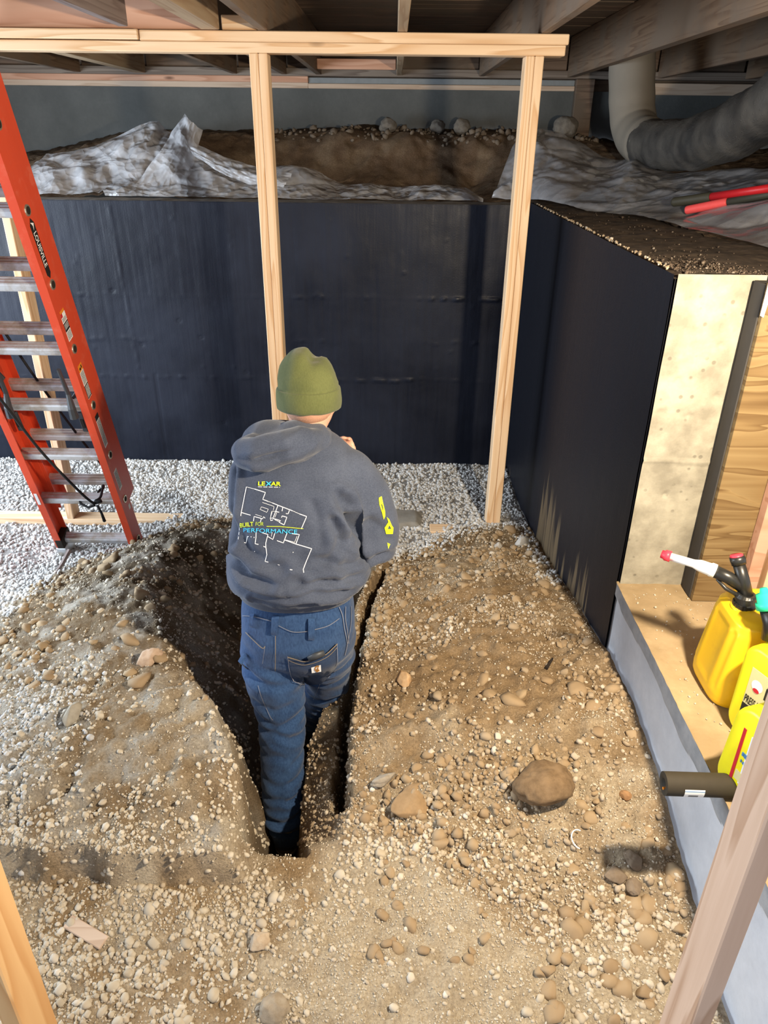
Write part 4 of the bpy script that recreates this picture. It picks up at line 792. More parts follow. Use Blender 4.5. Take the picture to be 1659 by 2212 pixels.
# stood-up fold of the left sheet: a long pointed flap bent over along its upper edge
ua = np.linspace(0, 1, 70); va = np.linspace(0, 1, 46); U_, V_ = np.meshgrid(ua, va)
e0 = np.array([(-1.57, 4.655, 1.592), (-1.46, 4.82, 1.75), (-1.36, 4.99, 1.92), (-1.293, 5.07, 2.028)]); e1 = np.array([(-1.30, 4.66, 1.592), (-1.24, 4.82, 1.70), (-1.21, 4.97, 1.82), (-1.185, 5.05, 1.925)]); ek = np.array([0, .38, .76, 1])
Pa = np.stack([np.interp(U_, ek, e0[:, k])*(1-V_)+np.interp(U_, ek, e1[:, k])*V_ for k in range(3)], -1)
bul = np.sin(np.pi*V_)**.7*(.055*(.35+.65*U_)); Pa[..., 1] -= bul+.018*(ridged(U_*1.0, V_*.6, 5, 3, 77)-.6); Pa[..., 2] += .012*fbm(U_, V_, 5, 3, 78)-.03*(U_ > .93)*(V_-.0)*0
link('fold', grid_mesh('fold', Pa, 70, 46), M['poly'], shL, True)
U_, V_ = np.meshgrid(np.linspace(0, 1, 60), np.linspace(0, 1, 26))
f0 = np.array([(-1.25, 5.0, 1.865), (-1.05, 4.95, 1.79), (-.84, 4.88, 1.735), (-.62, 4.86, 1.70)]); f1 = np.array([(-1.235, 4.93, 1.80), (-1.08, 4.84, 1.72), (-.88, 4.76, 1.655), (-.66, 4.74, 1.63)]); fk = np.array([0, .33, .67, 1])
Pf = np.stack([np.interp(U_, fk, f0[:, k])*(1-V_)+np.interp(U_, fk, f1[:, k])*V_ for k in range(3)], -1); Pf[..., 1] -= .04*np.sin(np.pi*V_)+.015*(ridged(U_*2, V_, 5, 3, 79)-.6); Pf[..., 2] += .01*fbm(U_, V_, 6, 2, 71)
link('fold', grid_mesh('fold', Pf, 60, 26), M['poly'], shL, True)
RB = [(.575, 4.66, 1.588), (.72, 4.60, 1.590), (.80, 4.30, 1.604), (.92, 3.98, 1.606), (1.07, 3.62, 1.607), (1.105, 3.46, 1.607), (1.17, 3.02, 1.607), (1.235, 2.53, 1.607), (1.29, 2.10, 1.607)]
RT = [(.60, 4.74, 1.62), (.66, 4.9, 1.73), (.735, 5.1, 1.853), (.82, 5.25, 1.931), (.945, 5.3, 1.961), (1.07, 5.25, 1.934), (1.175, 5.15, 1.883), (1.28, 5, 1.81), (1.325, 4.85, 1.796), (1.388, 4.7, 1.82), (1.42, 4.5, 1.776), (1.50, 4.3, 1.757), (1.66, 4.0, 1.786), (1.78, 3.6, 1.806), (1.95, 3.0, 1.82), (2.05, 2.3, 1.80)]
tag(link('plastic_sheet', sheet('plastic_sheet', RB, RT, None, 360, 330, 100, .034, .013, .025), M['poly_dusty'], smooth=True), 'dull dusty plastic sheet under the duct on the right bank', 'plastic sheet')
# flexible duct
dp = [(1.37, 5.02, 2.42), (1.385, 5.01, 2.30), (1.40, 5.0, 2.18), (1.415, 4.98, 2.06), (1.43, 4.93, 1.965), (1.445, 4.80, 1.905), (1.46, 4.60, 1.885), (1.475, 4.3, 1.885), (1.49, 4.0, 1.90), (1.505, 3.7, 1.945), (1.52, 3.45, 2.01), (1.535, 3.2, 2.09), (1.55, 2.95, 2.18), (1.56, 2.7, 2.27)]
def resample(P, k):
    P = np.array(P, float); s_ = np.concatenate([[0], np.cumsum(np.linalg.norm(np.diff(P, axis=0), axis=1))]); t = np.linspace(0, s_[-1], k)
    Q = np.stack([np.interp(t, s_, P[:, i]) for i in range(3)], -1)
    for _ in range(12): Q[1:-1] = .25*Q[:-2]+.5*Q[1:-1]+.25*Q[2:]
    return Q
D = resample(dp, 150); rad = [.122+.0015*math.sin(i*1.1)+.003*math.sin(i*.33+1) for i in range(150)]
me = MB().tube(D, rad, n=40).mesh('flex_duct')
for v in me.vertices:
    c = v.co; n = mnoise.noise(Vector((c.x*14, c.y*5, c.z*14))); n2 = abs(mnoise.noise(Vector((c.x*30, c.y*30+c.z*8, c.z*16)))); v.co = c+Vector((0, 0, 1))*.010*n+Vector((1, -1, 0)).normalized()*.008*(n2-.3)
du = tag(link('flex_duct', me, M['duct'], smooth=True), 'thick dark plastic-wrapped flexible duct sagging under the right joists', 'duct')
mb = MB(); Q = D[:42]; mb.tube(Q, [.131+.0012*math.sin(i*.9)-.006*(i > 38) for i in range(42)], n=36, caps=False); mb.obj('dusty_sleeve', M['duct_dusty'], du, True)['label'] = 'dust-brown upright end of the duct'
MB().box((1.27, 5.93, 1.9), (1.40, 5.99, 2.28), ch=.004).obj('pier_board', M['old_x'], ceil)
# long-handled tools resting on the sheet
def handle(p0, p1, p2, r, m1, m2, lab):
    p0, p1, p2 = Vector(p0), Vector(p1), Vector(p2); o = tag(empty('tool_handle', p0), lab, 'tool'); p2 = p1+(p2-p0).normalized()*.42
    dd = (p1-p0).normalized(); MB().tube([Vector(), dd*.004, dd*.012, (p1-p0)-dd*.006, p1-p0], [r*.8, r*.95, r, r, r*.9], n=18).obj('grip', m1, o, True); MB().tube([p1-p0, p2-p0], r*.82, n=16).obj('shaft', m2, o, True)
handle((1.213, 3.44, 1.672), (1.318, 3.30, 1.704), (1.462, 3.11, 1.752), .0195, M['grip_olive'], M['paint_red'], 'red tool shaft with an olive-black grip, upper of the two on the dusty sheet')
handle((1.238, 3.34, 1.648), (1.360, 3.23, 1.690), (1.465, 3.11, 1.724), .0175, M['grip_red'], M['grip_olive'], 'tool shaft with a faded red grip, lower of the two on the dusty sheet')

# ================================================================ PLYWOOD, FUEL CANS, PIPE FOAM
pw = tag(empty('plywood_wall', (1.4, 1.96, .603)), 'plywood-faced stud wall standing on the ledge at the right edge', 'partition')
MB().box((-.425, -.010, 0), (.5, .008, .985), ch=.001).obj('plywood_sheet', M['plywood'], pw)
MB().box((-.428, .0085, 0), (-.39, .075, .98), ch=.002).obj('edge_stud', M['edge_shade'], pw)  # stud painted as dark as the shaded gap beside the concrete end
MB().box((-.292, -.050, .002), (-.254, -.0115, .98), ch=.002).obj('stud', M['fir_pink'], pw); MB().box((-.235, -.050, .002), (-.197, -.0115, .98), ch=.002).obj('stud', M['fir_z'], pw)
MB().add([(-.431, -.0125, .985), (-.415, -.0125, .985), (-.423, -.0145, .90), (-.433, -.0145, .905), (-.431, -.0115, .985), (-.415, -.0115, .985), (-.423, -.0135, .90), (-.433, -.0135, .905)], [(0, 3, 2, 1), (4, 5, 6, 7), (0, 1, 5, 4), (1, 2, 6, 5), (2, 3, 7, 6), (3, 0, 4, 7)]).obj('paper_flap', M['white'], pw)
# amber can: upright tapered body with a dent standing in for a cast shadow
can = tag(empty('fuel_can', (.995, 1.545, .603)), 'amber-yellow fuel can with white spout and black vent cap, beside the plywood', 'fuel can')
rings = []; zz = [0, .004, .014, .035, .08, .13, .18, .22, .245, .258, .266, .269]; fac = [.90, .955, .985, 1, .985, .965, .945, .925, .90, .83, .66, .40]
for z, f_ in zip(zz, fac):
    for_ring = ellipse(0, 0, z, .150*f_, .104*f_, 96, 4.6 if z < .25 else 3.8)
    rings.append([(x+.010*z/.27, y, z) for x, y, z in for_ring])
fine = []
for a, b in zip(rings[:-1], rings[1:]):
    k = 5
    for i in range(k): fine.append([tuple(np.array(p)*(1-i/k)+np.array(q)*i/k) for p, q in zip(a, b)])
fine.append(rings[-1]); out = []
for rg in fine:
    o_ = []
    for x, y, z in rg:
        if y < -.02: g = max(math.exp(-(((x-.03)/.055)**2+((z-.175)/.032)**2)**2), .9*math.exp(-(((x-.085)/.075)**2+((z-.148)/.024)**2)**2)); y += .032*g  # dent shaped where the next can's spout throws its shadow
        if x < -.05 and .05 < z < .225: x += .0022*math.sin((y+.1)*200)*(abs(y) < .085)
        if y < -.05: y += .0012*math.exp(-((x-.045)/.003)**2)*-1
        o_.append((x, y, z))
    out.append(o_)
MB().loft(out).obj('body', M['can_amber'], can, True)
cm = MB(); cx0, cy0 = -.085, .000
cm.tube([(cx0, cy0, .250), (cx0, cy0, .262)], .034, n=24); cm.obj('neck', M['can_amber'], can, True)
cm = MB(); cm.tube([(cx0, cy0, .258), (cx0, cy0, .272), (cx0, cy0, .274), (cx0-.003, cy0+.002, .290), (cx0-.003, cy0+.002, .297)], [.030, .030, .027, .026, .021], n=28)
for k in range(20): t = 2*math.pi*k/20; cm.box((cx0+.0285*math.cos(t)-.002, cy0+.0285*math.sin(t)-.002, .258), (cx0+.0285*math.cos(t)+.002, cy0+.0285*math.sin(t)+.002, .273))
cm.obj('collar', M['plas_black'], can)
vt = MB().tube([(cx0-.002, cy0+.002, .290), (cx0-.013, cy0+.020, .330), (cx0-.026, cy0+.038, .368)], [.0165, .0155, .0150], n=18)
vt.tube([(cx0-.024, cy0+.035, .362), (cx0-.027, cy0+.040, .372), (cx0-.030, cy0+.044, .381)], [.0175, .019, .0185], n=18); vt.obj('vent_tube', M['plas_black'], can, True)
MB().tube([(cx0-.030, cy0+.044, .379), (cx0-.0315, cy0+.0462, .385)], [.0165, .015], n=18).obj('vent_cap', M['plas_red'], can, True)
sp = MB().tube([(cx0-.008, cy0+.012, .306), (cx0-.045, cy0+.030, .327), (cx0-.078, cy0+.045, .336)], [.0150, .0165, .0165], n=18)
sp.tube([(cx0-.012, cy0+.0, .285), (cx0-.05, cy0+.02, .300), (cx0-.07, cy0+.035, .318)], [.006, .005, .004], n=8); sp.obj('spout_arm', M['plas_black'], can, True)
ws = MB().tube([(cx0-.075, cy0+.044, .336), (cx0-.085, cy0+.049, .338), (cx0-.087, cy0+.050, .338), (cx0-.108, cy0+.062, .341), (cx0-.122, cy0+.070, .342), (cx0-.175, cy0+.100, .345)], [.0185, .0185, .0165, .0155, .011, .0105], n=20); so = ws.obj('spout', M['plas_white'], can, True)
MB().tube([(cx0-.172, cy0+.098, .345), (cx0-.184, cy0+.105, .3455), (cx0-.186, cy0+.106, .3455), (cx0-.192, cy0+.110, .346)], [.0145, .0145, .0115, .0110], n=18).obj('spout_cap', M['plas_red'], so, True)
for i, (x, y) in enumerate(((-.035, .02), (-.02, .045), (.02, .035))): MB().ball((x, y, .266), (.006, .006, .004)).obj('boss', M['can_amber'], can, True)
# flat-sided bright yellow cans: rounded slab profile
def slab_can(o0, ang, L, H, T, rc, lean, lab):
    o = tag(empty('fuel_can', o0, ang), lab, 'fuel can', None)
    def prof(ins):
        P = []; r = max(rc-ins, .004)
        for (cx_, cz_, t0) in ((rc, rc, math.pi), (L-rc, rc, 1.5*math.pi), (L-rc, H-rc, 0), (rc, H-rc, .5*math.pi)):
            for k in range(9): t = t0+math.pi/2*k/8; P.append((cx_+r*math.cos(t), cz_+r*math.sin(t)))
        return P
    rings = []
    for y, ins in ((0, .012), (.002, .006), (.006, .002), (.013, 0), (T-.013, 0), (T-.006, .002), (T-.002, .006), (T, .012)): rings.append([(a+lean*b, y, b) for a, b in prof(ins)])
    MB().loft(rings).obj('body', M['can_yellow'], o, True); return o
ang = math.atan2(-.92, .39)
# local +x runs along the label face towards the viewer, local +y goes into the can
def ftext(mb, body, size, x, z, mi, y=-.0018, bold=0.0, sx=1.0, rot=0.0):
    v, f = text_mesh(body, size, bold); c, s_ = math.cos(rot), math.sin(rot)
    mb.add([(x+(a*sx*c-b*s_), y, z+a*sx*s_+b*c) for a, b, _ in v], f, mi)
c2 = slab_can((.856, 1.405, .603), ang, .25, .262, .100, .046, .0, 'yellow fuel can with cream label and green spout cap, middle of the three cans')
c2.rotation_euler = (0, 0, ang)
mb = MB(); mats_l = [M['cream'], M['ink'], M['white'], M['red_ink'], M['blue_ink'], M['can_yellow']]
mb.box((.035, -.0009, .038), (.205, .0002, .205), 0); mb.box((.035, -.0012, .038), (.205, .0002, .100), 1); mb.box((.035, -.0012, .030), (.205, .0002, .046), 2)
ftext(mb, "PRESS N POUR", .031, .037, .105, 1, sx=.40, bold=.0005); mb.box((.084, -.0013, .145), (.150, .0002, .178), 1); ftext(mb, '5', .026, .110, .150, 1, bold=.0006)
MBc = [(.060+.016*math.cos(t), -.0014, .165+.016*math.sin(t)) for t in np.linspace(0, 6.28, 18)[:-1]]; mb.add(MBc, [tuple(range(17))], 2); mb.add([(.060+.009*math.cos(t), -.0016, .152+.006*math.sin(t)) for t in np.linspace(0, 6.28, 14)[:-1]], [tuple(range(13))], 3)
for k in range(9): mb.box((.040, 0, .052+k*.005), (.040+rnd2.uniform(.07, .15), .0014, .0535+k*.005), 0)
mb.obj('label', mats_l, c2)['label'] = 'cream and black printed label'
gk = MB().tube([(.022, +.06, .262), (.010, +.06, .300), (-.010, +.058, .328)], [.028, .024, .022], n=18); gk.obj('spout_base', M['plas_black'], c2, True)
MB().tube([(-.011, +.058, .328), (-.019, +.057, .342), (-.020, +.057, .343), (-.031, +.055, .360), (-.032, +.055, .3615), (-.037, +.054, .371)], [.028, .027, .022, .020, .011, .008], n=22).obj('spout_cap', M['plas_green'], c2, True)
c3 = slab_can((.756, 1.226, .603), math.atan2(-.95, .32), .26, .250, .145, .052, .055, 'bright yellow fuel can nearest the viewer, half hidden by the greyish timber post')
mb = MB(); mb.box((.070, -.0009, .055), (.20, .0002, .190), 2); mb.box((.046, -.0014, .050), (.0535, .0002, .195), 3); 
for k in range(9): mb.box((.060+k*.0062, -.0016, .128-k*.0008), (.0635+k*.0062+rnd2.uniform(0, .0015), .0002, .128+rnd2.uniform(.006, .012)), 4); mb.box((.061+k*.0060, -.0016, .110-k*.0008), (.0642+k*.0060, .0002, .110+rnd2.uniform(.005, .010)), 4)
mb.box((.057, -.0013, .060), (.10, .0002, .085), 0); mb.box((.095, -.0013, .065), (.14, .0002, .10), 1)
mb.obj('label', mats_l, c3)['label'] = 'white label edged in dark red'
MB().tube([(.06, +.06, .25), (.055, +.06, .285)], [.028, .026], n=18).obj('spout_base', M['plas_black'], c3, True)
# foam sleeve poking out over the stem wall
pf = tag(empty('foam_pipe_sleeve', (.628, 1.180, .629)), 'dark olive foam pipe sleeve with a white label, sticking out over the stem wall', 'pipe insulation'); pf.rotation_euler = (0, 0, -.02)
n = 24; P = []
for x, r in ((.0, .0265), (.30, .0265), (.30, .0125), (.0, .0125)): P.append([(x, r*math.cos(2*math.pi*j/n), r*math.sin(2*math.pi*j/n)) for j in range(n)])
MB().loft(P+[P[0]], caps=False).obj('sleeve', M['foam'], pf, True)
def wrap(mb, x0, x1, a0, a1, r, mi, k=8):
    t = np.linspace(a0, a1, k); mb.add([(x, r*math.cos(q), r*math.sin(q)) for q in t for x in (x0, x1)], [(2*i, 2*i+2, 2*i+3, 2*i+1) for i in range(k-1)], mi)
mb = MB(); wrap(mb, .038, .082, R(158), R(212), .0272, 0); wrap(mb, .038, .082, R(166), R(169), .0276, 2)
for k in range(12): wrap(mb, .048+k*.0018, .049+k*.0018, R(190), R(206), .0277, 1, 3)
mb.obj('label', [M['white'], M['ink'], M['blue_ink']], pf)['label'] = 'white barcode label'
MB().tube([(-.001, -.004, -.011), (.02, -.004, -.011)], .0035, n=8).obj('orange_tail', M['orange'], pf)

# ================================================================ PERSON
def remesh(mb, name, voxel, it=6, fac=.5):
    me = mb.mesh('tmp'); o = bpy.data.objects.new('tmp', me); COL.objects.link(o)
    r = o.modifiers.new('r', 'REMESH'); r.mode = 'VOXEL'; r.voxel_size = voxel
    s_ = o.modifiers.new('s', 'SMOOTH'); s_.iterations = it; s_.factor = fac
    dg = bpy.context.evaluated_depsgraph_get(); dg.update(); out = bpy.data.meshes.new_from_object(o.evaluated_get(dg)); out.name = name
    bpy.data.objects.remove(o); bpy.data.meshes.remove(me); return out
def push(me, fn):
    me.update(); N = [v.normal.copy() for v in me.vertices]
    for v, n in zip(me.vertices, N): v.co += n*fn(v.co)
    me.update()
def N3(x, y, z): return mnoise.noise(Vector((x, y, z)))
def limb(mb, pts, rad, n=18): 
    mb.tube(pts, rad, n=n); 
    for p, r in ((pts[0], rad[0]), (pts[-1], rad[-1])): mb.ball(p, r if not hasattr(r, '__len__') else max(r), 14, 10)
PO = Vector((-.29, 1.95, -.35))
per = tag(empty('person', PO), 'person in olive beanie, grey hoodie and blue jeans standing in the trench, back turned', 'person')
def pp(name, me, m, parent=None, lab=None, smooth=True):
    par = parent or per; 
    if parent is None: me.transform(Matrix.Translation(-PO))
    o = link(name, me, m, par, smooth)
    if lab: o['label'] = lab
    return o
# body: one continuous surface
b = MB()
b.loft([ellipse(-.29, 1.95, z, rx, ry, 24) if z < .8 else ellipse(-.275, 1.95+(z-.8)*.22, z, rx, ry, 24) for z, rx, ry in ((.36, .10, .08), (.45, .160, .105), (.56, .150, .10), (.72, .150, .095), (.9, .165, .105), (1.0, .150, .080), (1.05, .12, .068), (1.09, .07, .055))])
HC = Vector((-.245, 2.105, 1.205))
b.tube([(-.262, 2.02, 1.03), (-.252, 2.055, 1.10), (-.247, 2.085, 1.17)], [.066, .058, .056], n=20)
b.ball(HC, (.076, .096, .108), 24, 16); b.ball(HC+Vector((0, .018, -.055)), (.060, .076, .062), 20, 14); b.ball(HC+Vector((0, .058, -.090)), (.034, .030, .026), 14, 10)
b.tube([HC+Vector((0, .088, .012)), HC+Vector((0, .108, -.018)), HC+Vector((0, .112, -.032)), HC+Vector((0, .090, -.040))], [.009, .012, .016, .011], n=10)
for sx in (-1, 1):
    b.ball(HC+Vector((sx*.031, .082, .026)), (.022, .012, .008), 10, 8); b.ball(HC+Vector((sx*.040, .070, -.022)), (.022, .020, .018), 10, 8)
    b.tube([HC+Vector((sx*.074, .004, .020)), HC+Vector((sx*.086, -.008, .024)), HC+Vector((sx*.088, -.012, .0)), HC+Vector((sx*.082, -.004, -.020)), HC+Vector((sx*.074, .004, -.030))], [.008, .009, .009, .008, .007], n=10)
b.tube([HC+Vector((-.024, .092, -.062)), HC+Vector((0, .099, -.060)), HC+Vector((.024, .092, -.062))], [.006, .008, .006], n=10); b.tube([HC+Vector((-.020, .090, -.073)), HC+Vector((0, .097, -.074)), HC+Vector((.020, .090, -.073))], [.006, .008, .006], n=10)
WR, WL = Vector((-.125, 2.255, .905)), Vector((-.335, 2.28, .86))
limb(b, [(-.14, 2.01, 1.01), (-.06, 2.01, .90), (-.05, 2.02, .80)], [.046, .042, .036]); limb(b, [(-.05, 2.01, .80), (-.08, 2.13, .84), WR], [.040, .038, .027])
limb(b, [(-.395, 2.03, 1.0), (-.428, 2.06, .88), (-.43, 2.09, .78)], [.046, .042, .036]); limb(b, [(-.44, 2.09, .78), (-.39, 2.19, .82), WL], [.040, .038, .027])
def hand(w, d, side, pn):
    """palm + five fingers; d = direction of the hand, side = thumb side, pn = palm normal"""
    d = Vector(d).normalized(); s_ = Vector(side); s_ = (s_-d*s_.dot(d)).normalized(); pn = Vector(pn); pn = (pn-d*pn.dot(d)-s_*pn.dot(s_)).normalized()
    b.tube([w-d*.01, w+d*.02, w+d*.05, w+d*.078], [(.024, .019), (.032, .017), (.036, .016), (.034, .013)], n=16, up=pn)
    for k, (off, ln) in enumerate(((.028, .066), (.010, .074), (-.009, .069), (-.027, .054))):
        p0 = w+d*.068+s_*off; p1 = p0+d*ln*.45+pn*.006; p2 = p1+(d*.55+pn*.8)*ln*.36; p3 = p2+(d*-.25+pn*.95)*ln*.32
        b.tube([p0, p1, p2, p3], [.0098, .0092, .0086, .0070], n=10); b.ball(p3, .0072, 8, 6)
    q0 = w+d*.022+s_*.026; q1 = q0+s_*.022+d*.022+pn*.012; q2 = q1+d*.026+pn*.018+s_*.004; q3 = q2+d*.014+pn*.016-s_*.004; b.tube([q0, q1, q2, q3], [.014, .012, .0105, .008], n=10); b.ball(q3, .008, 8, 6)
hand(WR, (-.25, .42, .55), (-.75, -.1, -.3), (-.4, -.75, .45)); hand(WL, (.55, .55, .25), (-.1, -.1, .9), (.5, -.7, .0))
for pts in ([(-.37, 1.94, .40), (-.36, 1.91, .22), (-.355, 1.875, .08), (-.355, 1.80, -.06), (-.345, 1.745, -.24)], [(-.21, 1.96, .40), (-.215, 2.05, .22), (-.225, 2.10, .10), (-.27, 2.18, -.10), (-.30, 2.33, -.33)]): limb(b, pts, [.085, .072, .052, .046, .034])
b.tube([(-.345, 1.735, -.25), (-.345, 1.76, -.285), (-.34, 1.86, -.29)], [.034, .036, .026], n=14); b.tube([(-.30, 2.32, -.33), (-.29, 2.36, -.365), (-.22, 2.50, -.365)], [.034, .036, .026], n=14)
body = pp('body', remesh(b, 'body', .0062, 3, .5), M['skin'])
for sx in (-1, 1):
    e = HC+Vector((sx*.031, .084, .010))-PO; o = MB().ball(e, .0125, 14, 10).obj('eye', M['eye_white'], per, True); MB().ball(e+Vector((0, .0085, -.001)), (.006, .005, .006), 12, 8).obj('iris', M['iris'], o, True)
hb = MB(); hb.loft([ellipse(HC.x, HC.y-.006, HC.z+z, rx, ry, 32) for z, rx, ry in ((-.052, .050, .066), (-.040, .066, .086), (-.02, .0745, .096), (.01, .0785, .100))], caps=False)
hme = hb.mesh('hair'); bm = bmesh.new(); bm.from_mesh(hme); bmesh.ops.delete(bm, geom=[v for v in bm.verts if v.co.y > HC.y+.012], context='VERTS'); bm.to_mesh(hme); bm.free(); hair = pp('hair', hme, M['hair'], lab='close-cropped reddish hair under the beanie')
# beanie
bc = MB(); rgs = []
for z, rx, dx, dy in ((1.180, .0905, 0, 0), (1.184, .096, 0, 0), (1.200, .0985, 0, 0), (1.222, .0985, 0, 0), (1.240, .0965, 0, 0), (1.2455, .0945, 0, 0), (1.2465, .0915, 0, 0), (1.262, .0905, -.001, 0), (1.285, .086, -.002, .002), (1.308, .077, -.004, .004), (1.330, .062, -.007, .004), (1.346, .044, -.011, .002), (1.357, .026, -.014, 0), (1.3625, .010, -.015, 0)):
    rgs.append(ellipse(-.2475+dx, 2.105+dy, z, rx, rx*1.14, 64, 2.0, 0, -.10 if z < 1.3 else -.06))
bme = MB().loft(rgs).mesh('beanie'); bm = bmesh.new(); bm.from_mesh(bme); bmesh.ops.subdivide_edges(bm, edges=bm.edges[:], cuts=1, use_grid_fill=True, smooth=.3); bm.to_mesh(bme); bm.free()
push(bme, lambda c: .0035*N3(c.x*16, c.y*16, c.z*22)+(.004*N3(c.x*30, c.y*30, c.z*12) if c.z > 1.27 else .0012*N3(c.x*30, c.y*30, c.z*40))-(.020*math.exp(-(((c.x+.222)/.018)**2+((c.z-1.352)/.022)**2)) if c.z > 1.3 else 0))
bea = pp('beanie', bme, M['beanie'], lab='olive green knit beanie with a folded cuff')
# hoodie
h = MB()
h.loft([ellipse(cx_, cy_, z, rx, ry, 40, 2.3, rot) for z, cx_, cy_, rx, ry, rot in ((.622, -.288, 1.945, .178, .130, .05), (.632, -.288, 1.945, .186, .137, .05), (.662, -.288, 1.942, .192, .142, .05), (.684, -.286, 1.940, .206, .155, .05), (.72, -.285, 1.940, .203, .155, .05), (.78, -.283, 1.945, .191, .146, .04), (.85, -.280, 1.955, .188, .138, .03), (.92, -.278, 1.965, .192, .134, 0), (1.0, -.272, 1.985, .196, .126, 0), (1.04, -.268, 2.0, .186, .112, 0), (1.075, -.263, 2.012, .155, .095, 0), (1.105, -.258, 2.03, .11, .08, 0), (1.12, -.255, 2.04, .08, .065, 0))])
limb(h, [(-.125, 2.0, 1.005), (-.075, 2.0, .93), (-.058, 2.0, .85), (-.055, 2.005, .795)], [.083, .082, .078, .072], 22); limb(h, [(-.055, 2.01, .795), (-.072, 2.10, .835), (-.10, 2.19, .87), (-.122, 2.24, .895)], [.072, .064, .052, .040], 22)
limb(h, [(-.405, 2.02, 1.0), (-.425, 2.04, .93), (-.432, 2.06, .86), (-.43, 2.09, .79)], [.078, .074, .070, .066], 22); limb(h, [(-.43, 2.09, .79), (-.40, 2.17, .81), (-.36, 2.25, .845)], [.066, .056, .040], 22)
hme = remesh(h, 'hoodie', .0085, 5, .5)
CREASES = [([(-.150, 1.0), (-.125, .93), (-.118, .87)], .011, .010), ([(-.128, .985), (-.10, .92), (-.095, .86)], .010, .009), ([(-.118, .92), (-.100, .84), (-.082, .76)], .026, .011), ([(-.165, .93), (-.150, .87), (-.118, .81)], .014, .011), ([(-.15, .86), (-.19, .80), (-.27, .765)], .009, .013),
 ([(-.458, 1.03), (-.462, .95), (-.452, .84)], .018, .010), ([(-.47, .735), (-.40, .712), (-.30, .708), (-.22, .722), (-.12, .700)], .015, .011), ([(-.435, .785), (-.40, .762), (-.33, .748), (-.26, .757)], .012, .013), ([(-.30, .735), (-.21, .752), (-.11, .732)], .013, .010), ([(-.20, .82), (-.15, .785), (-.10, .775)], .010, .012), ([(-.45, .90), (-.40, .83), (-.31, .795)], .008, .014), ([(-.22, .98), (-.19, .91), (-.20, .86)], .006, .013), ([(-.40, .688), (-.30, .684), (-.22, .690)], .010, .007), ([(-.06, .90), (-.02, .86), (.0, .80)], .007, .012), ([(-.10, .80), (-.06, .77), (-.02, .775)], .012, .010)]
def hw(c):
    low = math.exp(-((c.z-.735)/.075)**2); arm = math.exp(-(((c.x+.115)/.06)**2+((c.z-.86)/.12)**2)); q = abs(N3(c.x*4+1.5*c.z, c.y*4, c.z*17+2.0*c.x))
    fold = 1-2.2*q; d = .021*low*fold+.004*N3(c.x*9, c.y*9, c.z*9)
    s_ = c.x*.85+c.z*.5; d += arm*.026*(.8-2.4*abs(N3(s_*22, c.y*5, (c.z-c.x)*4)))
    d += .012*(1-2*abs(N3((c.x*.6-c.z*.8)*11, c.y*6, (c.x+c.z)*3)))*math.exp(-((c.z-.80)/.13)**2)
    if c.y < 2.02:
        for pts, dep, w in CREASES:
            t = 1e9
            for (ax, az), (bx_, bz_) in zip(pts[:-1], pts[1:]):
                vx, vz = bx_-ax, bz_-az; q_ = max(0, min(1, ((c.x-ax)*vx+(c.z-az)*vz)/(vx*vx+vz*vz))); e = math.hypot(c.x-ax-q_*vx, c.z-az-q_*vz)
                if e < t: t = e; sd = (c.x-ax)*vz-(c.z-az)*vx
            if t < .07: d += dep*(-math.exp(-(t/w)**2)+(.75*math.exp(-((t-2.1*w)/(1.2*w))**2) if sd < 0 else .35*math.exp(-((t-2.4*w)/(1.3*w))**2)))
    if c.z < .672: d *= .15
    return d
push(hme, hw)
hoo = pp('hoodie', hme.copy(), M['hoodie'], lab='charcoal blue-grey hooded sweatshirt')
hd = MB()
hd.tube([(-.432, 1.985, 1.085), (-.412, 1.925, 1.100), (-.365, 1.895, 1.115), (-.30, 1.905, 1.135), (-.24, 1.945, 1.135), (-.208, 2.00, 1.118), (-.200, 2.07, 1.095), (-.21, 2.15, 1.075), (-.27, 2.20, 1.08), (-.35, 2.17, 1.09), (-.41, 2.09, 1.09)], [.034, .044, .050, .050, .042, .032, .026, .024, .024, .026, .030], n=16, closed=True)
hd.tube([(-.437, 1.97, 1.100), (-.417, 1.90, 1.105), (-.38, 1.870, 1.103), (-.33, 1.878, 1.118), (-.27, 1.91, 1.128), (-.215, 1.955, 1.128)], [.020, .026, .028, .027, .025, .018], n=14)
hd.ball((-.355, 2.03, 1.105), (.085, .08, .055)); hd.ball((-.395, 1.95, 1.10), (.055, .05, .045)); hd.ball((-.31, 1.97, 1.105), (.10, .07, .05)); hd.ball((-.262, 2.01, 1.12), (.085, .07, .05))
hdm = remesh(hd, 'hood', .007, 4, .5)
def hdw(c):
    g = .0055*(1-2.2*abs(N3(c.x*7+c.z*6, c.y*7, c.z*20-c.x*9)))+.003*N3(c.x*20, c.y*20, c.z*20)
    return g-.022*math.exp(-((c.z-1.118-.20*(c.x+.36))/.009)**2)*(c.y < 1.95)*max(0, min(1, (c.x+.44)/.05))*max(0, min(1, (-.24-c.x)/.08))
push(hdm, hdw); pp('hood', hdm.copy(), M['hoodie'])
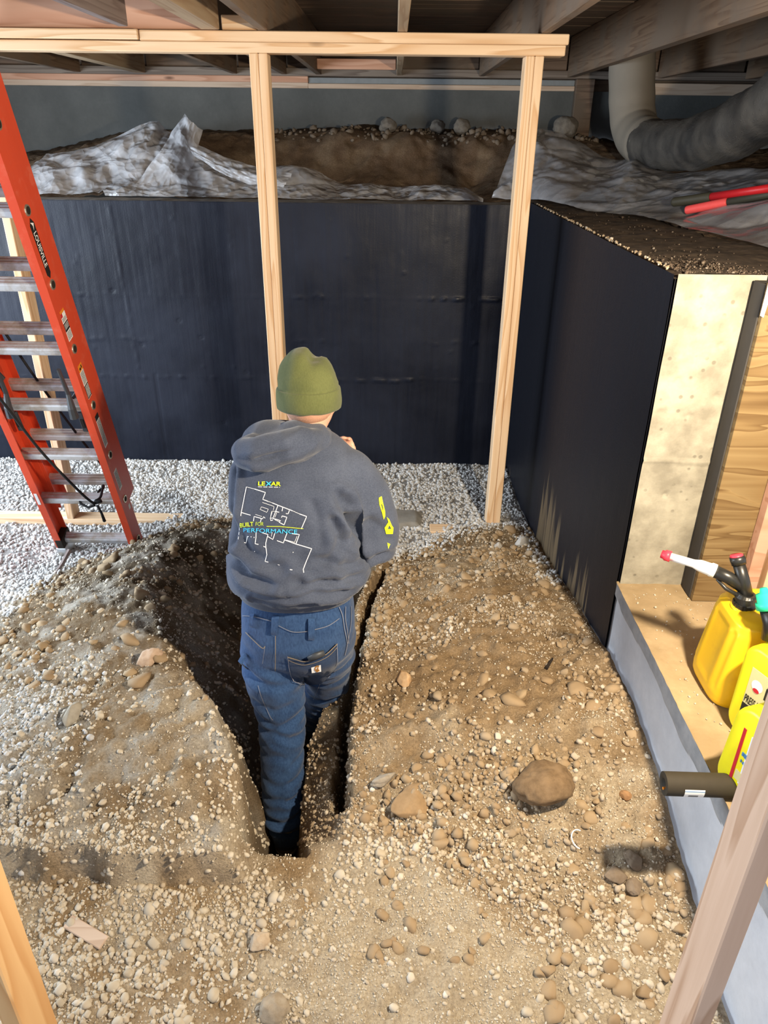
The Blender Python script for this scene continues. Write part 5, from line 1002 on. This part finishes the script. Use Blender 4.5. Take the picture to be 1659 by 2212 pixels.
# jeans
j = MB()
j.loft([ellipse(cx_, cy_, z, rx, ry, 36, 2.3) for z, cx_, cy_, rx, ry in ((.36, -.292, 1.945, .12, .10), (.41, -.292, 1.945, .178, .135), (.48, -.292, 1.942, .186, .142), (.56, -.290, 1.945, .182, .137), (.62, -.289, 1.95, .175, .127), (.65, -.289, 1.95, .172, .122), (.68, -.289, 1.95, .165, .115))])
limb(j, [(-.385, 1.935, .43), (-.375, 1.905, .27), (-.358, 1.885, .14), (-.357, 1.84, .03), (-.352, 1.785, -.11), (-.343, 1.745, -.22), (-.343, 1.738, -.255)], [.100, .094, .076, .074, .071, .064, .058], 24)
limb(j, [(-.205, 1.955, .45), (-.212, 2.02, .30), (-.218, 2.085, .14), (-.244, 2.13, .01), (-.280, 2.20, -.14), (-.303, 2.30, -.29)], [.104, .092, .079, .070, .060, .052], 24)
jme = remesh(j, 'jeans', .0085, 4, .5)
JCREASES = [([(-.44, .20), (-.36, .168), (-.29, .185)], .010, .011), ([(-.44, .13), (-.37, .148), (-.30, .105)], .011, .010), ([(-.43, .26), (-.37, .235), (-.32, .245)], .007, .012), ([(-.42, .05), (-.36, .07), (-.30, .045)], .006, .012), ([(-.42, -.02), (-.36, -.035), (-.29, -.015)], .006, .010),
 ([(-.42, -.09), (-.35, -.075), (-.28, -.10)], .009, .009), ([(-.42, -.15), (-.34, -.165), (-.28, -.14)], .010, .009), ([(-.41, -.205), (-.34, -.195), (-.28, -.215)], .010, .008), ([(-.47, .37), (-.39, .335), (-.32, .33)], .010, .014), ([(-.28, .33), (-.21, .30), (-.13, .335)], .012, .012),
 ([(-.27, .23), (-.21, .215), (-.14, .24)], .008, .010), ([(-.31, .12), (-.25, .095), (-.17, .12)], .009, .010), ([(-.31, .03), (-.25, .045), (-.19, .02)], .010, .009), ([(-.32, -.03), (-.26, -.02), (-.20, -.045)], .010, .008), ([(-.33, -.09), (-.27, -.075), (-.21, -.10)], .010, .008), ([(-.39, .30), (-.375, .22), (-.38, .15)], .004, .014)]
def jw(c):
    leg = max(0., min(1., (.25-c.z)/.2)); ank = math.exp(-((c.z+.20)/.09)**2) if c.y < 2 else math.exp(-((c.z+.10)/.16)**2)
    knee = math.exp(-((c.z-.12)/.07)**2); d = .003*N3(c.x*14, c.y*14, c.z*14)
    d += .010*ank*(1-2.3*abs(N3(c.x*5, c.y*5, c.z*19)))+.006*knee*(1-2.3*abs(N3(c.x*8+c.z*6, c.y*6, c.z*15+c.x*8)))
    for pts, dep, w in JCREASES:
        t = 1e9
        for (ax, az), (bx_, bz_) in zip(pts[:-1], pts[1:]):
            vx, vz = bx_-ax, bz_-az; q_ = max(0, min(1, ((c.x-ax)*vx+(c.z-az)*vz)/(vx*vx+vz*vz))); t = min(t, math.hypot(c.x-ax-q_*vx, c.z-az-q_*vz))
        if t < .06: d += .62*dep*(.7+1.2*abs(N3(c.x*7, 3.1, c.z*7)))*(-math.exp(-(t/w)**2)+.55*math.exp(-((t-2.1*w)/(1.2*w))**2))
    d += .007*math.exp(-((c.z-.33)/.06)**2)*(1-2.3*abs(N3(c.x*5-c.z*5, c.y*4, c.z*13+c.x*6))); return d
push(jme, jw); jea = pp('jeans', jme.copy(), M['denim'], lab='worn blue denim work jeans')
# boots
def boot(c, ang, lab):
    o = tag(empty('boot', Vector(c)-PO, ang)); o.parent = per; o['label'] = lab
    up = MB(); up.loft([[(x*s1, y0+y*s2, z) for x, y, _ in ellipse(0, 0, 0, .048, .1, 28, 2.4)] for z, s1, s2, y0 in ((.014, 1.0, 1.32, .085), (.035, 1.02, 1.30, .085), (.055, .98, 1.12, .075), (.075, .95, .90, .055), (.095, .96, .72, .035), (.13, 1.0, .60, .02), (.15, 1.0, .56, .015))])
    me = remesh(up, 'upper', .006, 4); push(me, lambda c: .0035*(1-2*abs(N3(c.x*9, c.y*9, c.z*40)))+.002*N3(c.x*30, c.y*30, c.z*30)); link('upper', me, M['boot'], o, True)
    MB().loft([[(x*s1, .085+y*s2*1.32, z) for x, y, _ in ellipse(0, 0, 0, .050, .1, 28, 2.4)] for z, s1, s2 in ((.010, 1.0, 1.0), (.012, 1.06, 1.04), (.021, 1.06, 1.04), (.023, 1.0, 1.0))]).obj('welt', M['sole'], o)
    MB().loft([[(x*s1, .085+y*s2*1.32, z) for x, y, _ in ellipse(0, 0, 0, .050, .1, 28, 2.4)] for z, s1, s2 in ((-.012, .96, .98), (-.010, 1.02, 1.01), (.010, 1.02, 1.01))]).obj('outsole', M['sole_dark'], o)
boot((-.343, 1.735, -.325), .03, 'left boot planted at the near end of the trench'); boot((-.315, 2.315, -.395), -.62, 'right boot with a pale welt, toe showing at the right')
# dark object held in the raised right hand
MB().tube([(-.155, 2.235, .928), (-.148, 2.25, .958)], [.017, .016], n=16).obj('pen_light', M['plas_black']).location = (0, 0, 0)
tag(bpy.data.objects['pen_light'], 'small dark cylinder held in the raised right hand', 'hand tool')
# --- printing and stitching: laid onto the cloth along one fixed direction per garment
BV_H = BVHTree.FromPolygons([v.co.copy() for v in hme.vertices], [tuple(p.vertices) for p in hme.polygons]); BV_J = BVHTree.FromPolygons([v.co.copy() for v in jme.vertices], [tuple(p.vertices) for p in jme.polygons])
class Print:
    """a flat artwork (metres, u to the right, v down) ironed onto a garment"""
    def __init__(s, bv, O, U, V, d, lift=.0016): s.bv = bv; s.O, s.U, s.V, s.d, s.lift = Vector(O), Vector(U), Vector(V), Vector(d).normalized(), lift
    def at(s, u, v, lift=None):
        p = s.O+s.U*u+s.V*v; hit = s.bv.ray_cast(p-s.d*.6, s.d); L = s.lift if lift is None else lift
        if hit[0] is None: return None
        return hit[0]-s.d*L*.8+hit[1]*L*.6-PO
    def line(s, mb, pts, w, mi=0, lift=None, step=.006):
        P = []
        for a, c in zip(pts[:-1], pts[1:]):
            k = max(1, int(math.hypot(c[0]-a[0], c[1]-a[1])/step))
            for i in range(k): P.append((a[0]+(c[0]-a[0])*i/k, a[1]+(c[1]-a[1])*i/k))
        P.append(pts[-1]); vs_ = []; 
        for i, p in enumerate(P):
            q0, q1 = P[max(i-1, 0)], P[min(i+1, len(P)-1)]; tx, ty = q1[0]-q0[0], q1[1]-q0[1]; l = math.hypot(tx, ty) or 1; nx_, ny_ = -ty/l*w/2, tx/l*w/2
            a, c = s.at(p[0]+nx_, p[1]+ny_, lift), s.at(p[0]-nx_, p[1]-ny_, lift)
            if a is None or c is None or (vs_ and (a-vs_[-2]).length > .05): break
            vs_ += [a, c]
        if len(vs_) >= 4: mb.add(vs_, [(2*i, 2*i+1, 2*i+3, 2*i+2) for i in range(len(vs_)//2-1)], mi)
    def dash(s, mb, pts, w, on, off, mi=0):
        (x0, y0), (x1, y1) = pts; L = math.hypot(x1-x0, y1-y0); t = 0
        while t < L: e = min(t+on, L); s.line(mb, [(x0+(x1-x0)*t/L, y0+(y1-y0)*t/L), (x0+(x1-x0)*e/L, y0+(y1-y0)*e/L)], w, mi); t += on+off
    def poly(s, mb, pts, mi=0, lift=None):
        q = [s.at(u, v, lift) for u, v in pts]
        if None in q: return
        mb.add(q, [tuple(range(len(q)))], mi)
    def text(s, mb, body, size, u, v, mi=0, bold=0.0, sx=1.0, rot=0.0, bend=0.0, lift=.0026):
        vv, ff = text_mesh(body, size, bold); c, s_ = math.cos(rot), math.sin(rot); out = []; ok = True
        bm = bmesh.new(); q_ = [bm.verts.new(p) for p in vv]
        for f_ in ff:
            try: bm.faces.new([q_[k] for k in f_])
            except ValueError: pass
        for _ in range(2): bmesh.ops.subdivide_edges(bm, edges=[e for e in bm.edges if e.calc_length() > size*.22], cuts=1); bmesh.ops.triangulate(bm, faces=bm.faces[:])
        bm.verts.index_update(); vv = [tuple(p.co) for p in bm.verts]; ff = [tuple(p.index for p in f_.verts) for f_ in bm.faces]; bm.free()
        for a, q, _ in vv:
            a *= sx; r = s.at(u+a*c+q*s_, v+a*s_-q*c+bend*a*a, lift); ok &= r is not None; out.append(r if r is not None else Vector())
        if ok: mb.add(out, ff, mi)
PB_ = Print(BV_H, (-.448, 1.83, 1.114), (.268/1.659, 0, .005/1.659), (-.034/1.975, 0, -.377/1.975), (-.151, .869, -.471), .0013)   # artwork sheet 1.659 wide, 1.975 tall
PB_.O -= Vector((0, 0, 0))
k_ = 1.0
wl_, wt_ = .0135, .007
pm = MB()
def pl(pts, w=wl_, mi=0): PB_.line(pm, [(a/1000, c/1000) for a, c in pts], w, mi, step=.03)
for pts in ([(470, 400), (668, 462), (625, 578), (720, 612)], [(800, 640), (900, 680), (1160, 775)], [(1290, 830), (1415, 872), (1330, 1085)], [(900, 680), (820, 900), (770, 900), (780, 940), (820, 930)], [(820, 905), (955, 942), (930, 970), (1020, 1015), (1065, 885), (980, 862), (970, 890)],
            [(985, 715), (975, 780)], [(1105, 770), (1085, 825), (1045, 822)], [(870, 785), (925, 800)], [(470, 950), (480, 870), (635, 910), (650, 875), (680, 900)], [(610, 910), (595, 970)], [(320, 360), (240, 800), (235, 860)], [(240, 800), (415, 848)],
            [(310, 1325), (345, 1330), (370, 1215), (395, 1218)], [(525, 1145), (525, 1240), (515, 1340), (575, 1352)], [(625, 1145), (740, 1180), (705, 1330), (710, 1400), (735, 1530), (705, 1650), (765, 1660)], [(665, 1385), (705, 1400)], [(740, 1215), (830, 1265), (865, 1150)],
            [(905, 1285), (1020, 1325), (1080, 1150)], [(1045, 1275), (1245, 1345), (1530, 1425), (1395, 1780), (1405, 1840)], [(1245, 1345), (1300, 1180), (1170, 1165)], [(935, 1700), (970, 1710)], [(1155, 1785), (1200, 1790)], [(1195, 1485), (1207, 1488)], [(500, 1475), (515, 1480)]): pl(pts)
for pts in ([(320, 360), (470, 400)], [(720, 612), (800, 640)], [(1160, 775), (1290, 830)], [(620, 630), (830, 700), (820, 760)], [(590, 740), (605, 705), (730, 745), (705, 800), (580, 748)], [(770, 900), (805, 780), (850, 785)], [(790, 780), (775, 880)], [(885, 800), (850, 890)], [(815, 1140), (800, 1215)], [(1050, 1270), (1220, 1315), (1260, 1210)], [(850, 925), (940, 965)], [(500, 835), (620, 870)]): pl(pts, wt_)
PB_.dash(pm, [(.225, .98), (.200, 1.27)], wt_, .05, .03); PB_.dash(pm, [(.43, 1.22), (.52, 1.238)], wl_, .015, .04); PB_.dash(pm, [(.53, .362), (.92, .376)], .009, .075, .02)
PB_.text(pm, 'LE', .098, .525, .340, 1, .0022, 1.36, .03); PB_.text(pm, 'X', .098, .672, .345, 2, .0022, 1.36, .03); PB_.text(pm, 'AR', .098, .762, .347, 1, .0022, 1.36, .03)
PB_.text(pm, 'BUILT', .105, .225, 1.058, 1, .0010, .92, -.10); PB_.text(pm, 'FOR', .095, .510, 1.030, 1, -.0010, .82, .0)
pl([(710, 1040), (940, 1042), (1365, 1080)], .009, 1)
PB_.text(pm, 'PERFORMANCE', .102, .285, 1.137, 2, 0.0, 1.38, .030)
o = pm.obj('back_print', [M['white'], M['lime'], M['cyan']], hoo); o.location = (0, 0, 0); o['label'] = 'white floor plan with lime and blue lettering'
hood_off = None
SL = Print(BV_H, (-.029, 1.97, .954), (.1*1.0, 0, 0), (0, 0, -.178), (.0, .91, -.42), .002)
sm = MB()
def sl(pts): return [((a-758)/6.32/745*10*1.0, (c-1075)/6.32/110) for a, c in pts]
def tri_fan(pr, outer, hole):
    n = len(outer); A = [pr.at(*q) for q in outer]; B = [pr.at(*q) for q in hole]
    if None in A or None in B: return
    sm.add(A+B, [(i, (i+1) % n, n+(i+1) % n, n+i) for i in range(n)], 0)
tri_fan(SL, sl([(745, 1105), (785, 1085), (800, 1150), (835, 1280), (838, 1345), (818, 1385), (790, 1290), (755, 1190)]), sl([(778, 1180), (785, 1182), (795, 1200), (802, 1230), (806, 1270), (806, 1290), (798, 1260), (783, 1210)]))
tri_fan(SL, sl([(860, 1355), (895, 1385), (935, 1470), (958, 1500), (952, 1585), (855, 1585), (832, 1500), (885, 1420)]), sl([(898, 1470), (900, 1470), (905, 1475), (925, 1512), (922, 1515), (882, 1515), (880, 1510), (896, 1472)]))
tri_fan(SL, sl([(872, 1705), (915, 1725), (888, 1785)]), sl([(890, 1735), (893, 1736), (891, 1742)]))
if sm.v: sm.obj('sleeve_print', [M['lime']], hoo)['label'] = 'lime lettering down the right sleeve'
PJ = Print(BV_J, (-.488, 1.80, .756), (.517/1.334, 0, .010/1.334), (-.120/2.212*.6, 0, -1.302/2.212), (-.1157, .781, -.6136), .0020)
tm = MB()
def soft(P):
    if len(P) < 3: return P
    out = []
    for i in range(len(P)-1):
        p0, p1, p2, p3 = (np.array(P[k], float) for k in (max(i-1, 0), i, i+1, min(i+2, len(P)-1)))
        for t in np.linspace(0, 1, 6, endpoint=False): out.append(tuple(.5*((2*p1)+(-p0+p2)*t+(2*p0-5*p1+4*p2-p3)*t*t+(-p0+3*p1-3*p2+p3)*t**3)))
    return out+[P[-1]]
def jl(pts, w=.010, mi=0, lift=None): PJ.line(tm, [(a/1000, c/1000) for a, c in soft(pts)], w*.62, mi, lift, .02)
pk = MB(); pkp = [(505, 480), (575, 497), (640, 510), (720, 492), (800, 465), (850, 430), (890, 395), (905, 480), (905, 560), (860, 625), (800, 690), (720, 705), (640, 695), (545, 655), (520, 570)]
NXp = []
for i in range(1, len(pkp)-1): pass
g = []; cols_ = 16; rows_ = 10
top = [(505, 480), (575, 497), (640, 510), (720, 492), (800, 465), (850, 430), (892, 395)]; bot_ = [(545, 655), (600, 680), (660, 698), (720, 705), (790, 690), (850, 640), (908, 560)]
def ip(p, t): t *= len(p)-1; i = min(int(t), len(p)-2); f_ = t-i; return (p[i][0]*(1-f_)+p[i+1][0]*f_, p[i][1]*(1-f_)+p[i+1][1]*f_)
vs_ = []
for r in range(rows_+1):
    for c in range(cols_+1):
        a, q = ip(top, c/cols_), ip(bot_, c/cols_); t = r/rows_; e = min(1, 4*min(t+.12, 1-t, c/cols_, 1-c/cols_)+.25); vs_.append(PJ.at((a[0]*(1-t)+q[0]*t)/1000, (a[1]*(1-t)+q[1]*t)/1000, .004+.007*e*(1-t*.7)))
if None not in vs_: pk.add(vs_, [(r*(cols_+1)+c, r*(cols_+1)+c+1, (r+1)*(cols_+1)+c+1, (r+1)*(cols_+1)+c) for r in range(rows_) for c in range(cols_)]); pk.obj('back_pocket', M['denim_dark'], jea, True)
jl(top, .009, 1, .014); jl([(512, 500), (640, 532), (800, 487), (890, 420)], .006, 1, .014); jl([(505, 480), (520, 570), (545, 655)], .008, 0, .009); jl(bot_, .006, 0, .010); jl([(892, 395), (908, 560)], .007, 0, .010)
jl([(160, 325), (230, 380), (300, 430), (322, 418)], .009, 1, .005); jl([(322, 418), (297, 535)], .008, 0, .004); jl([(405, 350), (405, 470), (400, 585)], .008, 1, .004)
jl([(430, 285), (540, 325), (660, 322)], .007, 0, .004); jl([(715, 310), (820, 285), (910, 235)], .007, 0, .004); jl([(130, 215), (230, 225), (370, 255)], .007, 0, .004)
jl([(905, 160), (935, 215), (955, 300), (985, 400), (970, 480)], .009, 0, .004); jl([(960, 155), (962, 240), (985, 330), (1000, 400)], .008, 0, .004); jl([(1012, 150), (1012, 260), (990, 400)], .007, 0, .004)
jl([(800, 640), (770, 730), (735, 830)], .007, 0, .004); jl([(255, 690), (300, 800), (350, 900), (380, 935)], .007, 0, .004); jl([(910, 575), (850, 640)], .009, 0, .006)
tm.obj('stitching', [M['thread'], M['thread_y']], jea)
for pts in ([(378, 222), (436, 222), (415, 352), (370, 342)], [(660, 238), (713, 238), (712, 380), (665, 378)], [(205, 205), (235, 205), (225, 300), (195, 290)]):
    lb = MB(); q = []
    for r in range(7):
        for c in range(3): a, e = ip([pts[0], pts[3]], r/6), ip([pts[1], pts[2]], r/6); t = c/2; q.append(PJ.at((a[0]*(1-t)+e[0]*t)/1000, (a[1]*(1-t)+e[1]*t)/1000, .010 if 0 < r < 6 else .004))
    if None not in q: lb.add(q, [(r*3+c, r*3+c+1, r*3+c+4, r*3+c+3) for r in range(6) for c in range(2)]); lb.obj('belt_loop', M['denim'], jea, True)
lb = MB(); PJ.poly(lb, [(.690, .548), (.765, .530), (.771, .572), (.697, .582)], 0, .0165)
PJ.line(lb, [(.752, .540), (.735, .537), (.722, .548), (.722, .560), (.735, .570), (.752, .566), (.740, .556), (.745, .547)], .010, 1, .0178, .006); lb.obj('patch', [M['white'], M['patch_brown']], jea)['label'] = 'small white patch with a brown swirl emblem'
q = [PJ.at(.670, .492, .016), PJ.at(.725, .470, .016), PJ.at(.790, .452, .016)]
if None not in q: tag(MB().tube([p+PO for p in q], [(.007, .011), (.009, .012), (.007, .011)], n=12).obj('wallet', M['lockmetal'], None, True), 'dark wallet poking out of the right back jeans pocket', 'wallet')
hl = [PJ.at(.150, .470, .004), PJ.at(.135, .520, .022), PJ.at(.150, .572, .004)]
if None not in hl: MB().tube(hl, [(.010, .003)]*3, n=8).obj('tool_loop', M['denim'], jea)
